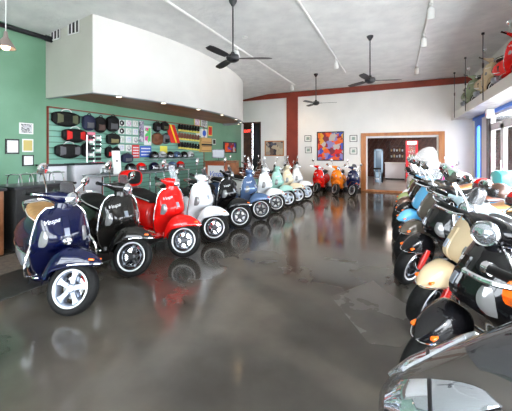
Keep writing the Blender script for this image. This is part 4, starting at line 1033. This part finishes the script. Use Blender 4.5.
# helmet shelf on the slatwall
Ya, zz = on_x(150, 163, -6.25); Yb, _ = on_x(200, 163, -6.25); zz = 1.3
ws = thing('wall_shelf', 'long glass wall shelf of helmets under the gloves', 'shelf', (-6.32, (Ya + Yb) / 2, zz)); h = (Yb - Ya) / 2
boxobj('shelf_board', (-.15, .17, -h, h, -.02, 0), cm('grey_top', (0, 0, 0)), ws)
for q in (-.8, 0, .8): b = B(); box(b, -.15, .14, q * h - .01, q * h + .01, -.1, -.02); obj('bracket', b, M['chrome'], ws)
for i in range(7):
    set_helmet(hs_[7 + i], (-6.28, Ya + .18 + i * (2 * h - .36) / 6, zz), rnd.uniform(-.25, .25), ['gloss_black', 'white', 'gloss_black', 'slate_blue', 'gloss_black', 'white', 'red', 'gloss_black', 'gloss_black', 'white', 'titanium_black', 'gloss_black'][i],
     '%s helmet on the wall shelf under the gloves, %s from the left' % (['black', 'white', 'black', 'slate blue', 'black', 'white', 'red', 'black', 'black', 'white', 'black', 'black'][i], nth[i]), 'helmets on the wall shelf')
for k, (ry, col, lab) in enumerate(((3.82, 'white', 'white helmet resting on the seat of the black scooter beyond the beige one'), (4.6, 'brown', 'brown helmet resting on the tan seat of the taupe scooter'), (5.4, 'red', 'red helmet resting on the seat of the light blue scooter'), (6.9, 'white', 'white helmet on the tan seat of the brown scooter'), (7.65, 'pink', 'pink helmet on the seat of the olive scooter'))):
    set_helmet(hs_[13 + k], (.12 + 1.12 * math.cos(math.radians(15)), ry + 1.12 * math.sin(math.radians(15)), .872), math.radians(200), col, lab, 'helmets on scooter seats')
# partition cabinets by the wall with black tops
def cabinet(x0, x1, label, X=-6.1, top=1.22):
    a, _ = on_x(x0, 180, X); c, _ = on_x(x1, 180, X)
    t = thing('display_cabinet', label, 'cabinet', ((X + LX) / 2 + .03, (a + c) / 2, 0), 0, 'white cabinets along the slatwall'); h = (c - a) / 2; D = (X - LX) / 2 - .03
    boxobj('cabinet_body', (-D, D, -h, h, .08, top), M['laminate'], t, .005); boxobj('counter_top', (-D, D + .03, -h - .02, h + .02, top, top + .035), M['base'], t, .005); boxobj('plinth', (-D, D - .03, -h, h, 0, .08), M['base'], t)
cabinet(47, 67, 'white cabinet with black top at the left end of the slatwall')
cabinet(75, 104, 'wider white cabinet with black top behind the black scooter')
# stuff on the cabinets : vertical accessory rack
a, z_ = on_x(96, 165, -6.15)
t = thing('accessory_rack', 'upright chrome rack packed with small black accessories', 'rack', (-6.22, a, 1.255))
b = B(); 
for q in (-.17, 0, .17): tube(b, [(0, q, 0), (0, q, .62)], .01, 8)
tube(b, [(0, -.17, .62), (0, .17, .62)], .01, 8); box(b, -.1, .1, -.2, .2, 0, .02); obj('rack_frame', b, M['chrome'], t)
for k in range(6):
    for s in (-1, 1):
        b = B(); box(b, .01, .06, s * .085 - .06, s * .085 + .06, .06 + k * .095, .12 + k * .095, bev=.01); obj('accessory', b, M['black'] if (k + s) % 3 else M['paper'], t)
card(110, 165, 117.5, 150, M['paper'], 'x') if False else None
Y_, z_ = on_x(118, 163, -5.9)
t = thing('white_placard', 'tall white placard standing on the near display table between helmets', 'placard', (-5.45, 4.58, 1.03)); 
b = B(); box(b, -.01, .01, -.10, .10, 0, .5, Matrix.Rotation(-.12, 4, 'Y')); obj('placard_board', b, M['paper'], t, False)
b = B(); lathe(b, [(.001, .012), (.022, .012)], Matrix.Rotation(-.12, 4, 'Y') @ Matrix.Translation((0, 0, .28)) @ Matrix.Rotation(PI / 2, 4, 'Y'), 12); obj('dark_emblem', b, M['black'], t)
# service desk with wood frame and sign
SDX0, SDX1, SDY = -5.22, -4.5, 7.5
t = thing('service_desk', 'wood-framed service desk with white sign panel', 'desk', ((SDX0 + SDX1) / 2, SDY + .4, 0)); h = (SDX1 - SDX0) / 2
b = B(); box(b, -h, h, -.34, .4, .0, 1.18); obj('desk_body', b, M['brownwood'], t, False)
b = B(); box(b, -h, -h + .07, -.4, -.34, 0, 1.2, bev=.006); box(b, h - .07, h, -.4, -.34, 0, 1.2, bev=.006); box(b, -h + .07, h - .07, -.4, -.34, 1.1, 1.2, bev=.006); obj('desk_frame', b, cm('red_wood', (.35, .08, .03), .4), t)
sp = boxobj('sign_panel', (-h + .07, h - .07, -.36, -.34, .3, 1.1), M['paper'], t)
tm = text_mesh('Vespa', .22, .002, .35); bmesh.ops.transform(tm, matrix=Matrix.Translation((0, -.363, .85)) @ Matrix.Rotation(PI / 2, 4, 'X'), verts=tm.verts); obj('sign_lettering', tm, cm('sign_blue', (0, 0, 0)), sp, False)
boxobj('desk_top', (-h - .02, h + .02, -.42, .42, 1.2, 1.23), M['brownwood'], t, .005)
t = thing('monitor', 'black computer monitor on the service desk', 'monitor', (-5.0, SDY + .4, 1.23), math.radians(20))
boxobj('monitor_panel', (-.2, .2, -.02, .02, .08, .36), M['black'], t, .01); boxobj('screen', (-.18, .18, -.023, -.02, .1, .34), cm('dark_screen', (.02, .03, .05), .1), t); b = B(); tube(b, [(0, .02, 0), (0, .02, .15)], .015); box(b, -.1, .1, -.06, .08, 0, .012); obj('monitor_stand', b, M['black'], t)
# dark desk at left edge with chrome accessories
t = thing('sales_desk', 'reddish wood desk behind the dark blue scooter at the left edge', 'desk', (-5.55, 1.9, 0))
boxobj('desk_body', (-.35, .35, -.95, .5, .0, .93), M['brownwood'], t, .01); boxobj('desk_top', (-.38, .38, -1.0, .53, .93, .97), M['base'], t, .008)
t = thing('display_plinth', 'black display plinth behind the dark blue scooter by the green wall', 'plinth', (-5.5, 3.0, 0)); boxobj('plinth_body', (-.3, .3, -.45, .45, 0, .93), M['matblack'], t, .005); boxobj('plinth_top', (-.33, .33, -.48, .48, .93, .97), M['base'], t, .008)
t = thing('chrome_rack', 'chrome luggage rack lying on the black plinth behind the dark blue scooter', 'rack', (-5.45, 3.0, .97))
b = B()
for k in range(5): tube(b, spline([(-.2, -.35 + k * .16, .01), (-.15, -.35 + k * .16, .16), (.15, -.35 + k * .16, .18), (.22, -.35 + k * .16, .01)], 4), .009, 6)
tube(b, [(-.15, -.4, .165), (-.15, .34, .165)], .009); tube(b, [(.15, -.4, .18), (.15, .34, .18)], .009); obj('rack_bars', b, M['chrome'], t)
# floor mat strips under left row
b = B(); box(b, -5.1, -4.36, -.5, 3.2, .0, .012, bev=.004); tag(obj('floor_mat', b, noisy(mat('tan_mat', (.25, .2, .15), .8), (.12, .10, .08), (.2, .16, .12), 20)), 'dull tan floor mat under the desk at the left edge', 'mat')
b = B(); box(b, -4.34, -3.6, -.5, 10.2, 0, .01, bev=.003); tag(obj('floor_mat', b, noisy(mat('black_mat', (.02, .02, .02), .5), (.018, .017, .016), (.03, .028, .026), 20)), 'long black floor mat under the rear wheels of the left row', 'mat')
